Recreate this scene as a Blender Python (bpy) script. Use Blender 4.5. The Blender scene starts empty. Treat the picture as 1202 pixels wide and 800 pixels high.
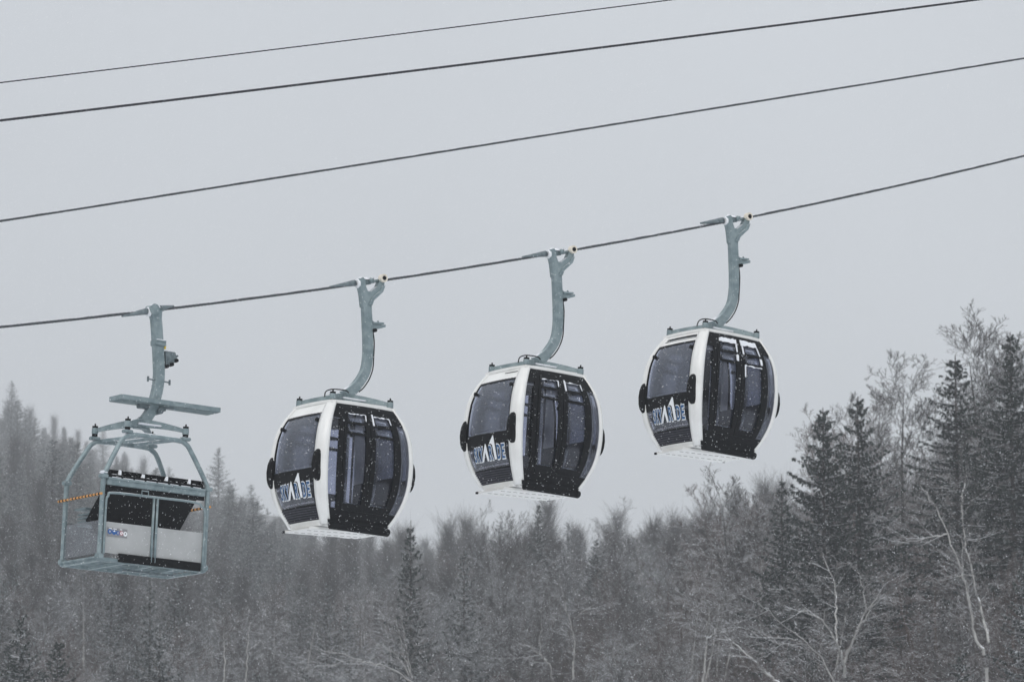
import bpy, bmesh, math, random
import numpy as np
from mathutils import Vector, Matrix
random.seed(7); rng = np.random.default_rng(7)
scene = bpy.context.scene
COL = scene.collection
R = math.radians

# ------------------------------------------------------------------ camera
FPX = 5200.0; PITCH = R(8.5); CAMZ = 1.7
cam = bpy.data.cameras.new('camera'); camo = bpy.data.objects.new('camera', cam); COL.objects.link(camo)
camo.location = (0, 0, CAMZ); camo.rotation_euler = (R(90) + PITCH, 0, 0)
cam.sensor_width = 36; cam.lens = 36 * FPX / 1202; cam.clip_start = 1; cam.clip_end = 8000
cam.dof.use_dof = True; cam.dof.focus_distance = 70; cam.dof.aperture_fstop = 4.5
scene.camera = camo
FW = Vector((0, math.cos(PITCH), math.sin(PITCH))); UPV = Vector((0, -math.sin(PITCH), math.cos(PITCH)))
def ray(px, py):
    return FW + Vector((1, 0, 0)) * ((px - 601) / FPX) + UPV * ((400 - py) / FPX)
def at(px, py, r):
    d = ray(px, py); h = math.hypot(d.x, d.y); d = d * (r / h)
    return Vector((d.x, d.y, d.z + CAMZ))
def elev_z(px, py, r): return at(px, py, r).z

# ------------------------------------------------------------------ tags
def tag(o, label=None, cat=None, group=None, kind=None):
    if label: o['label'] = label
    if cat: o['category'] = cat
    if group: o['group'] = group
    if kind: o['kind'] = kind
    return o
def empty(name, loc=(0, 0, 0), rot=(0, 0, 0)):
    o = bpy.data.objects.new(name, None); COL.objects.link(o)
    o.location = loc; o.rotation_euler = rot; o.empty_display_size = .3
    return o

# ------------------------------------------------------------------ materials
def new_mat(name):
    m = bpy.data.materials.new(name); m.use_nodes = True
    nt = m.node_tree; nt.nodes.clear()
    return m, nt
def N(nt, t, **kw):
    n = nt.nodes.new(t)
    for k, v in kw.items():
        if k.startswith('i_'): n.inputs[k[2:].replace('_', ' ')].default_value = v
        else: setattr(n, k, v)
    return n
def basic(name, c1, c2=None, rough=.6, metal=0, scale=6, bump=0, snow=0, spec=.5, coat=0):
    """two-tone noise colour, optional lying snow on upward faces"""
    m, nt = new_mat(name); L = nt.links
    out = N(nt, 'ShaderNodeOutputMaterial'); p = N(nt, 'ShaderNodeBsdfPrincipled')
    p.inputs['Roughness'].default_value = rough; p.inputs['Metallic'].default_value = metal
    p.inputs['Specular IOR Level'].default_value = spec; p.inputs['Coat Weight'].default_value = coat
    L.new(p.outputs[0], out.inputs[0])
    tc = N(nt, 'ShaderNodeTexCoord')
    no = N(nt, 'ShaderNodeTexNoise'); no.inputs['Scale'].default_value = scale; no.inputs['Detail'].default_value = 6
    L.new(tc.outputs['Object'], no.inputs['Vector'])
    cr = N(nt, 'ShaderNodeValToRGB'); cr.color_ramp.elements[0].position = .35; cr.color_ramp.elements[1].position = .65
    cr.color_ramp.elements[0].color = (*c1, 1); cr.color_ramp.elements[1].color = (*(c2 or c1), 1)
    L.new(no.outputs['Fac'], cr.inputs[0]); col = cr.outputs[0]
    if snow:
        g = N(nt, 'ShaderNodeNewGeometry'); sx = N(nt, 'ShaderNodeSeparateXYZ'); L.new(g.outputs['Normal'], sx.inputs[0])
        n2 = N(nt, 'ShaderNodeTexNoise'); n2.inputs['Scale'].default_value = 3.0; n2.inputs['Detail'].default_value = 4
        L.new(tc.outputs['Object'], n2.inputs['Vector'])
        ad = N(nt, 'ShaderNodeMath', operation='ADD'); L.new(sx.outputs[2], ad.inputs[0]); L.new(n2.outputs['Fac'], ad.inputs[1])
        mr = N(nt, 'ShaderNodeMapRange'); mr.inputs[1].default_value = 1.25 - snow; mr.inputs[2].default_value = 1.45 - snow
        L.new(ad.outputs[0], mr.inputs[0])
        mx = N(nt, 'ShaderNodeMix', data_type='RGBA'); L.new(mr.outputs[0], mx.inputs[0]); L.new(col, mx.inputs[6])
        mx.inputs[7].default_value = (.75, .77, .8, 1); col = mx.outputs[2]
    L.new(col, p.inputs['Base Color'])
    if bump:
        b = N(nt, 'ShaderNodeBump'); b.inputs['Strength'].default_value = bump; b.inputs['Distance'].default_value = .01
        L.new(no.outputs['Fac'], b.inputs['Height']); L.new(b.outputs[0], p.inputs['Normal'])
    return m
def glass(name, tint, refl=1.0):
    m, nt = new_mat(name); L = nt.links
    out = N(nt, 'ShaderNodeOutputMaterial'); t = N(nt, 'ShaderNodeBsdfTransparent'); g = N(nt, 'ShaderNodeBsdfGlossy')
    tc = N(nt, 'ShaderNodeTexCoord'); no = N(nt, 'ShaderNodeTexNoise'); no.inputs['Scale'].default_value = 2.2
    L.new(tc.outputs['Object'], no.inputs['Vector'])
    cr = N(nt, 'ShaderNodeValToRGB'); cr.color_ramp.elements[0].position = .3; cr.color_ramp.elements[1].position = .7
    cr.color_ramp.elements[0].color = (*[c * .93 for c in tint], 1); cr.color_ramp.elements[1].color = (*tint, 1)
    L.new(no.outputs['Fac'], cr.inputs[0]); L.new(cr.outputs[0], t.inputs[0])
    g.inputs['Roughness'].default_value = .12; g.inputs[0].default_value = (.9, .92, .95, 1)
    f = N(nt, 'ShaderNodeFresnel'); f.inputs[0].default_value = 1.4
    mu = N(nt, 'ShaderNodeMath', operation='MULTIPLY'); mu.inputs[1].default_value = refl; L.new(f.outputs[0], mu.inputs[0])
    mx = N(nt, 'ShaderNodeMixShader'); L.new(mu.outputs[0], mx.inputs[0]); L.new(t.outputs[0], mx.inputs[1]); L.new(g.outputs[0], mx.inputs[2])
    L.new(mx.outputs[0], out.inputs[0])
    return m
M = {}
M['white'] = basic('white_paint', (.80, .80, .78), (.72, .72, .70), .35, scale=3, coat=.2)
M['galv'] = basic('galvanised_steel', (.17, .225, .24), (.26, .32, .335), .5, .35, scale=9, bump=.15, snow=.12)
M['galv_dark'] = basic('worn_steel', (.10, .13, .145), (.19, .23, .24), .5, .4, scale=14)
M['black'] = basic('black_plastic', (.004, .0045, .0055), (.009, .0095, .011), .5, scale=30, spec=.10)
M['rubber'] = basic('black_rubber', (.006, .006, .007), (.012, .012, .013), .8, scale=40, spec=.08)
M['liner'] = basic('dark_grey_liner', (.045, .048, .055), (.07, .072, .08), .8, scale=5)
M['seat'] = basic('dark_seat_cover', (.03, .032, .045), (.05, .05, .065), .85, scale=12)
M['rope'] = basic('steel_rope', (.045, .05, .055), (.10, .11, .12), .5, .5, scale=40, snow=-.02)
M['rope_dark'] = basic('dark_steel_rope', (.02, .021, .028), (.05, .05, .06), .5, .4, scale=40)
M['cream'] = basic('cream_nylon', (.78, .73, .63), (.68, .62, .52), .6, scale=20)
M['snow'] = basic('lying_snow', (.82, .84, .87), (.74, .76, .80), .9, scale=8, bump=.4, spec=.2)
M['panel'] = basic('milky_plastic_sheet', (.33, .34, .34), (.40, .41, .41), .5, scale=2.5)
M['orange'] = basic('orange_band', (.62, .30, .08), (.52, .24, .07), .6, scale=10)
M['blue'] = basic('logo_blue', (.008, .075, .20), (.01, .085, .23), .4, scale=10)
M['signblue'] = basic('sign_blue', (.01, .09, .30), (.01, .1, .33), .4, scale=10)
M['signgrey'] = basic('sign_grey', (.20, .20, .21), (.25, .25, .26), .5, scale=10)
M['logowhite'] = basic('logo_white', (.80, .82, .84), (.76, .78, .80), .4, scale=10)
M['caption'] = basic('caption_grey', (.38, .39, .46), (.32, .33, .4), .5, scale=10)
M['red'] = basic('sign_red', (.5, .08, .12), (.45, .07, .1), .5, scale=10)
M['yellow'] = basic('tape_yellow', (.75, .55, .05), (.7, .5, .05), .5, scale=10)
M['glass'] = glass('tinted_glass', (.80, .815, .875), .9)
M['glass2'] = glass('tinted_lower_glass', (.66, .665, .70), .9)
M['plexi'] = glass('clear_plexiglass', (.84, .845, .85), .5)
M['needle'] = basic('fir_needles', (.015, .024, .021), (.034, .047, .040), .8, scale=.6, spec=.2)
M['twigsnow'] = basic('snow_on_branches', (.50, .53, .56), (.66, .68, .71), .9, scale=.7, spec=.2)
M['frost'] = basic('rime_on_branches', (.20, .225, .23), (.34, .36, .37), .9, scale=.7, spec=.2)  # frosted sprays; on far and left firs the paleness also stands in for haze
M['bark'] = basic('conifer_bark', (.045, .038, .034), (.085, .075, .07), .9, scale=1.5, snow=.05)
M['twig_grey'] = basic('grey_twigs', (.038, .034, .033), (.072, .065, .062), .9, scale=.5, snow=.07)
M['twig_red'] = basic('reddish_twigs', (.056, .036, .029), (.092, .064, .054), .9, scale=.5, snow=.05)
M['twig_pale'] = basic('pale_twigs', (.09, .087, .085), (.15, .147, .144), .9, scale=.5, snow=.15)
M['twig_frost'] = basic('frosted_twigs', (.10, .105, .11), (.19, .20, .205), .9, scale=.5, snow=.12)
M['bark_pale'] = basic('pale_birch_bark', (.28, .275, .27), (.44, .435, .42), .85, scale=2.5, snow=.12)

# ------------------------------------------------------------------ mesh builder
class MB:
    def __init__(s): s.v = []; s.f = []
    def add(s, vs, fs):
        k = len(s.v); s.v += [tuple(v) for v in vs]; s.f += [tuple(i + k for i in f) for f in fs]; return s
    def box(s, c, d, rot=None, bev=0):
        x, y, z = d[0] / 2, d[1] / 2, d[2] / 2
        bm = bmesh.new(); bmesh.ops.create_cube(bm, size=1)
        for v in bm.verts: v.co = Vector((v.co.x * d[0], v.co.y * d[1], v.co.z * d[2]))
        if bev: bmesh.ops.bevel(bm, geom=bm.edges[:], offset=bev, segments=2, affect='EDGES')
        bm.verts.index_update()
        vs = []
        for v in bm.verts:
            p = v.co.copy()
            if rot is not None: p = rot @ p
            vs.append(p + Vector(c))
        fs = [[v.index for v in f.verts] for f in bm.faces]; bm.free()
        return s.add(vs, fs)
    def tube(s, pts, r, n=8, cap=True, sx=None, ref=None):
        """swept tube; r scalar/list; sx = list of (x,y) section points (overrides circle)"""
        pts = [Vector(p) for p in pts]; m = len(pts)
        rr = r if isinstance(r, (list, tuple)) else [r] * m
        sec = sx or [(math.cos(2 * math.pi * i / n), math.sin(2 * math.pi * i / n)) for i in range(n)]
        n = len(sec); vs = []; up = Vector(ref) if ref else None
        prev = None
        for i, p in enumerate(pts):
            t = (pts[min(i + 1, m - 1)] - pts[max(i - 1, 0)]).normalized()
            if up is not None: a = (up - t * up.dot(t)).normalized()
            elif prev is None: a = t.orthogonal().normalized()
            else: a = (prev - t * prev.dot(t)).normalized()
            prev = a; b = t.cross(a)
            for q in sec: vs.append(p + a * (q[0] * rr[i]) + b * (q[1] * rr[i]))
        fs = [(i * n + j, i * n + (j + 1) % n, (i + 1) * n + (j + 1) % n, (i + 1) * n + j) for i in range(m - 1) for j in range(n)]
        if cap: fs += [tuple(range(n))[::-1], tuple((m - 1) * n + j for j in range(n))]
        return s.add(vs, fs)
    def cyl(s, a, b, r, n=16, r2=None): return s.tube([a, b], [r, r if r2 is None else r2], n)
    def disc_prism(s, poly, thick, f):
        """poly 2-D points mapped through f(x,y,off)"""
        n = len(poly)
        vs = [f(x, y, thick) for x, y in poly] + [f(x, y, 0) for x, y in poly]
        return s.add(vs, [tuple(range(n)), tuple(range(2 * n - 1, n - 1, -1))] + [(i, i + n, (i + 1) % n + n, (i + 1) % n) for i in range(n)])
    def build(s, name, mat, parent=None, smooth=False):
        me = bpy.data.meshes.new(name); me.from_pydata(s.v, [], s.f)
        bm = bmesh.new(); bm.from_mesh(me); bmesh.ops.recalc_face_normals(bm, faces=bm.faces[:])
        if smooth:
            for f in bm.faces: f.smooth = len(f.verts) <= 4
        bm.to_mesh(me); bm.free()
        me.materials.append(mat if not isinstance(mat, str) else M[mat])
        o = bpy.data.objects.new(name, me); COL.objects.link(o)
        if parent is not None: o.parent = parent
        return o
def np_mesh(name, V, F, mats, midx=None):
    """V (n,3), F (m,k) uniform polygons"""
    me = bpy.data.meshes.new(name); k = F.shape[1]
    me.vertices.add(len(V)); me.vertices.foreach_set('co', V.astype(np.float32).ravel())
    me.loops.add(F.size); me.loops.foreach_set('vertex_index', F.astype(np.int32).ravel())
    me.polygons.add(len(F)); me.polygons.foreach_set('loop_start', np.arange(0, F.size, k, dtype=np.int32))
    if midx is not None: me.polygons.foreach_set('material_index', midx.astype(np.int32))
    me.update(calc_edges=True)
    for m in mats: me.materials.append(m)
    return me
ZS = 1.0
def L3(u, v, z): return Vector((u, -v, z * ZS))      # carrier frame: u along the rope, v out to the door side

# ------------------------------------------------------------------ carrier common parts
YAW = R(34); SWING = R(3.6)
RZ = Matrix.Rotation(YAW, 3, 'Z') @ Matrix.Rotation(SWING, 3, 'Y')
UD = Vector((math.cos(YAW), math.sin(YAW), 0))
P1 = at(430.5, 331, 69.4)
def rope_point(px, py):
    """point of the rope's vertical plane seen at a pixel"""
    d = ray(px, py); n = Vector((-UD.y, UD.x, 0)); o = Vector((0, 0, CAMZ))
    t = (P1 - o).dot(n) / d.dot(n); return o + d * t
def smooth_path(pts, n=6):
    out = []; P = [Vector(p) for p in pts]
    for i in range(len(P) - 1):
        a, b, c, d = P[max(i - 1, 0)], P[i], P[i + 1], P[min(i + 2, len(P) - 1)]
        for k in range(n):
            t = k / n
            out.append(.5 * ((2 * b) + (c - a) * t + (2 * a - 5 * b + 4 * c - d) * t * t + (3 * b - a - 3 * c + d) * t ** 3))
    out.append(P[-1]); return out
ROPE_SLOPE = .23
def rs(u): return u * (ROPE_SLOPE + math.tan(SWING))     # height of the rope at u in the tilted carrier frame
def grip(root, zr, uo, fork):
    """grip parts; zr rope height above floor, uo rope u offset"""
    def q(u, v, z): return L3(u + uo, v, z + zr)
    g = MB()
    a, b = (-.13, .235) if fork else (-.06, .10)
    g.tube([q(a, .0, rs(a)), q(b, .0, rs(b))], .034, 14)
    for k in range(7): g.tube([q(a + .07 + k * .018, 0, rs(a + .07 + k * .018)), q(a + .078 + k * .018, 0, rs(a + .078 + k * .018))], .046, 12)
    g.box(q((a + b) / 2 + .02, -.05, .045), (.16, .1, .05), bev=.01)
    g.box(q((a + b) / 2, .06, .03), (.07, .05, .09), bev=.01)
    gr = g.build('grip', 'galv', root, True)
    t = MB()
    for (u0, u1) in (((-.22, -.68),) if fork else ((-.12, -.58), (.12, .36))):
        n = 8; pts = [q(u0 + (u1 - u0) * i / n, 0, rs(u0 + (u1 - u0) * i / n) + .018) for i in range(n + 1)]
        t.tube(pts, [.052 - .036 * i / n for i in range(n + 1)], 8)
    t.build('rope_guide', 'galv_dark', gr, True)
    c = MB(); ul = a - .035
    c.cyl(q(ul - .028, .0, rs(ul - .02)), q(ul + .015, .0, rs(ul)), .068, 20)
    c.build('nylon_bush', 'logowhite', gr)
    if fork:
        rr = MB(); rr.tube([q(.262, .02, rs(.25) + .02), q(.262, .10, rs(.25) + .02)], .066, 24)
        ro = rr.build('roller', 'cream', gr)
        MB().cyl(q(.262, .10, rs(.25) + .02), q(.262, .112, rs(.25) + .02), .034, 18).build('roller_hub', 'black', ro)
    s = MB()
    for (u, w, h) in ((a + .02, .10, .05), (a + .12, .12, .028), (a - .05, .06, .03)):
        n = 12
        s.add([q(u + w * .5 * math.cos(i / n * 6.283), .05 * math.sin(i / n * 6.283), rs(u) + .04) for i in range(n)] + [q(u + w * .3 * math.cos(i / n * 6.283), .03 * math.sin(i / n * 6.283), rs(u) + .045 + h) for i in range(n)],
              [tuple(range(n)), tuple(range(n, 2 * n))] + [(i, (i + 1) % n, (i + 1) % n + n, i + n) for i in range(n)])
    s.build('snow_cap', 'snow', gr)
    return gr
def yoke(root, cu, zc, hu=.53, hv=.5, drop=.10):
    """four arched arms from a hub to rubber mounts"""
    k = MB(); k.box(L3(cu, 0, zc - .02), (.26, .2, .13), bev=.03)
    k.box(L3(cu + .04, 0, zc + .05), (.16, .14, .1), bev=.02)
    for su in (-1, 1):
        for sv in (-1, 1):
            n = 8; pts = []; rr = []
            for i in range(n + 1):
                t = i / n
                pts.append(L3(cu + su * hu * t, sv * hv * t, zc - drop * (t ** 1.6))); rr.append(.066 - .038 * t)
            k.tube(pts, rr, sx=[(1, .62), (-1, .62), (-1, -.62), (1, -.62)], ref=(0, 0, 1))
    y = k.build('yoke', 'galv', root)
    for su in (-1, 1):
        for sv in (-1, 1):
            x, v, z = cu + su * hu, sv * hv, zc - drop
            d = MB(); d.cyl(L3(x, v, z - .05), L3(x, v, z + .04), .052, 18)
            m = d.build('mount', 'galv', y)
            c = MB(); c.cyl(L3(x, v, z + .05), L3(x, v, z + .072), .047, 16); c.cyl(L3(x, v, z - .085), L3(x, v, z - .055), .045, 16); c.cyl(L3(x, v, z - .08), L3(x, v, z + .11), .012, 8)
            c.build('rubber_cap', 'rubber', y)
    s = MB(); s.box(L3(cu + .12, .24, zc - .045), (.62, .05, .025), bev=.01)
    s.build('snow', 'snow', y)
    return y

# ------------------------------------------------------------------ gondola cabin
ZK = [0, .1, .25, .45, .65, .85, 1.0, 1.15, 1.43, 1.6, 1.75, 1.9, 2.0]
SK = [.02, .20, .48, .75, .91, .985, 1, .99, .895, .745, .53, .25, .03]
def sz(z):
    z = min(max(z, 0), 2.0)
    i = max(j for j in range(len(ZK) - 1) if ZK[j] <= z)
    t = (z - ZK[i]) / (ZK[i + 1] - ZK[i])
    a, b, c, d = SK[max(i - 1, 0)], SK[i], SK[i + 1], SK[min(i + 2, len(SK) - 1)]
    return .5 * ((2 * b) + (c - a) * t + (2 * a - 5 * b + 4 * c - d) * t * t + (3 * b - a - 3 * c + d) * t ** 3)
def hu(z): return .555 + .275 * sz(z)
def hv(z): return .56 + .24 * sz(z)
def fp(face, a, z, off=0):
    s = 1 if face[1] == '+' else -1
    if face[0] == 'D': return L3(a * (hu(z)), s * (hv(z) + .045 * (1 - a * a) + off), z)
    return L3(s * (hu(z) + (.035 + .025 * sz(z)) * (1 - a * a) + off), a * hv(z), z)
def patch(mb, face, a0, a1, z0, z1, o1=.012, o0=-.012, na=6, nz=None, a0t=None, a1t=None):
    nz = nz or max(2, int((z1 - z0) / .07)); a0t = a0 if a0t is None else a0t; a1t = a1 if a1t is None else a1t
    vs = []
    for o in (o1, o0):
        for j in range(nz + 1):
            t = j / nz; z = z0 + (z1 - z0) * t
            for i in range(na + 1):
                A0 = a0 + (a0t - a0) * t; A1 = a1 + (a1t - a1) * t
                vs.append(fp(face, A0 + (A1 - A0) * i / na, z, o))
    w = na + 1; h = w * (nz + 1); fs = []
    for j in range(nz):
        for i in range(na):
            k = j * w + i; fs += [(k, k + 1, k + w + 1, k + w), (h + k, h + k + w, h + k + w + 1, h + k + 1)]
    for j in range(nz):
        k = j * w; fs += [(k, k + w, h + k + w, h + k)]; k += na; fs += [(k, h + k, h + k + w, k + w)]
    for i in range(na):
        fs += [(i, h + i, h + i + 1, i + 1)]; k = nz * w + i; fs += [(k, k + 1, h + k + 1, h + k)]
    return mb.add(vs, fs)
def ring_patch(mb, face, a0, a1, z0, z1, wa, wz, **kw):
    patch(mb, face, a0, a0 + wa, z0, z1, **kw); patch(mb, face, a1 - wa, a1, z0, z1, **kw)
    patch(mb, face, a0 + wa, a1 - wa, z0, z0 + wz, **kw); patch(mb, face, a0 + wa, a1 - wa, z1 - wz, z1, **kw)
_glyph = {}
def glyph(ch, off, shear=.12):
    if (ch, off) in _glyph: return _glyph[(ch, off)]
    c = bpy.data.curves.new('glyph', 'FONT'); c.body = ch; c.size = 1; c.offset = off; c.extrude = .02; c.shear = shear; c.resolution_u = 3
    o = bpy.data.objects.new('glyph', c); COL.objects.link(o)
    dg = bpy.context.evaluated_depsgraph_get(); me = bpy.data.meshes.new_from_object(o.evaluated_get(dg))
    vs = [v.co.copy() for v in me.vertices]; fs = [tuple(p.vertices) for p in me.polygons]
    bpy.data.objects.remove(o); bpy.data.curves.remove(c); bpy.data.meshes.remove(me)
    _glyph[(ch, off)] = (vs, fs); return vs, fs
def lx(x): return .495 + (x - 665) / 520
def ly(x, y): return .41 + ((445 - 45 * (x - 220) / 430) - y) / 869
def logo_pt(v, z, o):
    return fp('E-', v / hv(z), z, .016 + o)
def logo(parent):
    for ch, x0, x1 in (('S', 203, 246), ('K', 246, 296), ('Y', 291, 352), ('R', 432, 492), ('D', 542, 604), ('E', 606, 662)):
        vs, fs = glyph(ch, .03)
        mnx, mxx = min(v.x for v in vs), max(v.x for v in vs); mny, mxy = min(v.y for v in vs), max(v.y for v in vs)
        va, vb = lx(x0 + 3), lx(x1 - 3); L = MB(); nf = 0
        for off, lay in ((.075, 0), (.02, .004)):
            g, f = glyph(ch, off)
            L.add([logo_pt(va + (p.x - mnx) / (mxx - mnx) * (vb - va), .412 + (p.y - mny) / (mxy - mny) * .24, lay + (.003 if p.z > 0 else 0)) for p in g], f)
            if lay == 0: nf = len(L.f)
        o = L.build('letter', 'logowhite', parent); o.data.materials.append(M['blue'])
        for i, p in enumerate(o.data.polygons): p.material_index = 0 if i < nf else 1
    for poly in ([(326, 442), (356, 330), (398, 182), (408, 190), (428, 428), (404, 432), (390, 300), (346, 440)],
                 [(456, 190), (484, 130), (512, 68), (522, 78), (538, 408), (510, 412), (502, 205), (480, 182)]):
        MB().disc_prism([(lx(x), ly(x, y)) for x, y in poly], .004, lambda a, b, o: logo_pt(a, b, o + .008)).build('mountain_peak', 'logowhite', parent)
    cp = MB(); r = random.Random(3); x = 232
    while x < 665:                                             # the small unreadable line under the name: short strokes
        w = r.uniform(5, 9); h = r.uniform(12, 22)
        if r.random() < .86:
            y0 = 525 - 50 * (x - 232) / 430
            cp.disc_prism([(lx(x), ly(x, y0) + .0), (lx(x + w * .5), ly(x, y0)), (lx(x + w * .6), ly(x, y0 - h)), (lx(x + w * .1), ly(x, y0 - h))], .002, lambda a, b, o: logo_pt(a, b, o))
            if r.random() < .6: cp.disc_prism([(lx(x + w * .6), ly(x, y0)), (lx(x + w), ly(x, y0)), (lx(x + w), ly(x, y0 - 4)), (lx(x + w * .6), ly(x, y0 - 4))], .002, lambda a, b, o: logo_pt(a, b, o))
        x += w + 2.5
    cp.disc_prism([(lx(232), ly(232, 527)), (lx(664), ly(664, 477)), (lx(664), ly(664, 475)), (lx(232), ly(232, 525))], .002, lambda a, b, o: logo_pt(a, b, o))
    cp.build('caption', 'caption', parent)

def gondola(idx, label, px, py, vent, snowy):
    G = rope_point(px, py); ZR = 4.03; UO = .285
    RZ = Matrix.Rotation(YAW, 3, 'Z') @ Matrix.Rotation(R((3.3, 3.9, 4.6)[idx]), 3, 'Y'); fz = (.994, .989, .999)[idx]
    base = G - RZ @ L3(UO, 0, ZR * fz)
    root = empty('gondola_cabin', base, RZ.to_euler()); root.scale = (1, 1, fz)
    tag(root, label, 'gondola', 'enclosed gondola cabins on the rope')
    global ZS
    ZS = .97
    # white end frames: one pillar on each corner, running floor to roof
    for e in '-+':
        for s in (-1, 1):
            mb = MB(); se = 1 if e == '+' else -1
            secs = []
            for j in range(30):
                z = 2.0 * j / 29; pt = []
                outer = [('E', .77), ('E', .85), ('E', .93), ('E', .975), ('D', .985), ('D', .95), ('D', .895)]
                for (F, a) in outer:
                    if F == 'E': pt.append(fp('E' + e, s * a, z, .020 if a < .95 else .012))
                    else: pt.append(fp('D' + ('+' if s > 0 else '-'), se * a, z, .020 if a < .98 else .012))
                pt.append(fp('D' + ('+' if s > 0 else '-'), se * .895, z, -.03)); pt.append(fp('E' + e, s * .90, z, -.05)); pt.append(fp('E' + e, s * .77, z, -.03))
                secs.append(pt)
            n = len(secs[0]); vs = [p for q in secs for p in q]
            fs = [(i * n + j, i * n + (j + 1) % n, (i + 1) * n + (j + 1) % n, (i + 1) * n + j) for i in range(29) for j in range(n)]
            fs += [tuple(range(n)), tuple(29 * n + j for j in range(n))]
            mb.add(vs, fs).build('pillar', 'white', root, True)
    # roof
    rf = MB(); n = 12; vs = []
    for lay in (0, 1):
        for i in range(n + 1):
            for j in range(n + 1):
                a, b = -1 + 2 * i / n, -1 + 2 * j / n
                d = (1 - a ** 4) * (1 - b ** 4)
                vs.append(L3(a * (hu(2.0) + .03 + .05 * (1 - b * b)), b * (hv(2.0) + .02 + .045 * (1 - a * a)), (2.012 + .055 * d) if lay == 0 else 1.962))
    w = n + 1; h = w * w; fs = []
    for i in range(n):
        for j in range(n): k = i * w + j; fs += [(k, k + 1, k + w + 1, k + w), (h + k, h + k + w, h + k + w + 1, h + k + 1)]
    for i in range(n):
        fs += [(i, h + i, h + i + 1, i + 1), (n * w + i, n * w + i + 1, h + n * w + i + 1, h + n * w + i), (i * w, (i + 1) * w, h + (i + 1) * w, h + i * w), (i * w + n, h + i * w + n, h + (i + 1) * w + n, (i + 1) * w + n)]
    roof = rf.add(vs, fs).build('roof', 'white', root, False)
    # end walls
    for e in '-+':
        F = 'E' + e; hp = MB()
        if vent and e == '-':
            patch(hp, F, -.77, .77, 1.79, 1.845); patch(hp, F, -.77, .77, 1.915, 1.965); patch(hp, F, -.77, -.60, 1.845, 1.915); patch(hp, F, .74, .77, 1.845, 1.915)
        else: patch(hp, F, -.77, .77, 1.79, 1.965, na=12)
        wp = hp.build('end_panel', 'white', root)
        if vent and e == '-':
            v = MB(); patch(v, F, -.60, .74, 1.845, 1.915, o1=-.035, o0=-.045, na=12); v.build('vent_recess', 'black', wp)
            v = MB(); patch(v, F, -.59, .73, 1.85, 1.868, o1=.02, o0=-.03, na=12); v.build('vent_flap', 'panel', wp)
        elif idx == 1 and e == '-':
            v = MB(); patch(v, F, .18, .72, 1.905, 1.918, o1=.016, o0=.0, na=8); v.build('vent_slit', 'black', wp)
        wd = MB(); patch(wd, F, -.77, .77, .85, 1.79, o1=.004, o0=-.004, na=14); win = wd.build('end_window', 'glass', root, True)
        tr = MB(); ring_patch(tr, F, -.77, .77, .83, 1.795, .025, .035, o1=.012, o0=-.010, na=12)
        tr.build('window_seal', 'black', win)
        for a, z in ((-.66, 1.60), (.70, 1.66)):
            c = MB(); p = fp(F, a, z, 0); q = fp(F, a, z, .05); c.cyl(p, q, .032, 12)
            c.build('window_latch', 'black', win)
        bd = MB(); patch(bd, F, -.77, .77, .64, .83, o1=.010, o0=-.012, na=14); bd.build('black_band', 'black', root)
        lw = MB(); patch(lw, F, -.77, .77, .29, .64, o1=.006, o0=-.004, na=14); low = lw.build('lower_window', 'glass2', root, True)
        lv = MB(); patch(lv, F, -.77, .77, .06, .29, o1=.0, o0=-.012, na=12)
        nb_ = len(lv.f)
        for k in range(6): patch(lv, F, -.76, .76, .075 + k * .034, .093 + k * .034, o1=.018, o0=-.002, na=12, nz=2)
        lo = lv.build('louvre', 'black', root); lo.data.materials.append(M['seat'])
        for p in lo.data.polygons[nb_:]: p.material_index = 1
        sl = MB(); patch(sl, F, -.77, .77, -.03, .06, o1=.016, o0=-.03, na=12, nz=2); sl.build('end_sill', 'white', root)
        if e == '-': logo(low)
        for s in (-1, 1):                                     # rubber corner bumpers
            b = MB(); n = 22; rings = []
            for lay, (sc, off) in enumerate(((1.0, .0), (1.0, .030), (.88, .052), (.5, .062))):
                rg = []
                for i in range(n):
                    t = 2 * math.pi * i / n; ex = math.copysign(abs(math.cos(t)) ** .6, math.cos(t)) * .084 * sc; ez = math.copysign(abs(math.sin(t)) ** .6, math.sin(t)) * .275 * sc
                    z = .91 + ez; v = s * (.69) + ex
                    rg.append(L3((1 if e == '+' else -1) * (hu(.95) + .018 + off - .11 * (ez / .275) ** 2 * .55 + .05 * (1 - (v / .8) ** 2)), v, z))
                rings.append(rg)
            vs = [p for r_ in rings for p in r_]
            fs = [(i * n + j, i * n + (j + 1) % n, (i + 1) * n + (j + 1) % n, (i + 1) * n + j) for i in range(3) for j in range(n)] + [tuple(range(n)), tuple(3 * n + j for j in range(n))]
            b.add(vs, fs).build('bumper', 'rubber', root, True)
    # door sides
    for s in '+-':
        F = 'D' + s
        fr = MB(); patch(fr, F, -.925, .925, 1.85, 1.955, o1=.014, na=10); patch(fr, F, -.925, .925, .03, .24, o1=.012, na=10)
        patch(fr, F, -.70, -.60, .24, 1.85, o1=.016); patch(fr, F, .60, .70, .24, 1.85, o1=.016)
        patch(fr, F, -.925, -.70, 1.70, 1.85, o1=.012, a0t=-.925); patch(fr, F, .70, .925, 1.70, 1.85, o1=.012)
        fr.build('door_frame', 'black', root)
        for a0, a1 in ((-.925, -.70), (.70, .925)):
            g = MB(); patch(g, F, a0, a1, .24, 1.70, o1=.004, o0=-.004, na=3); g.build('side_window', 'glass', root, True)
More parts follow.
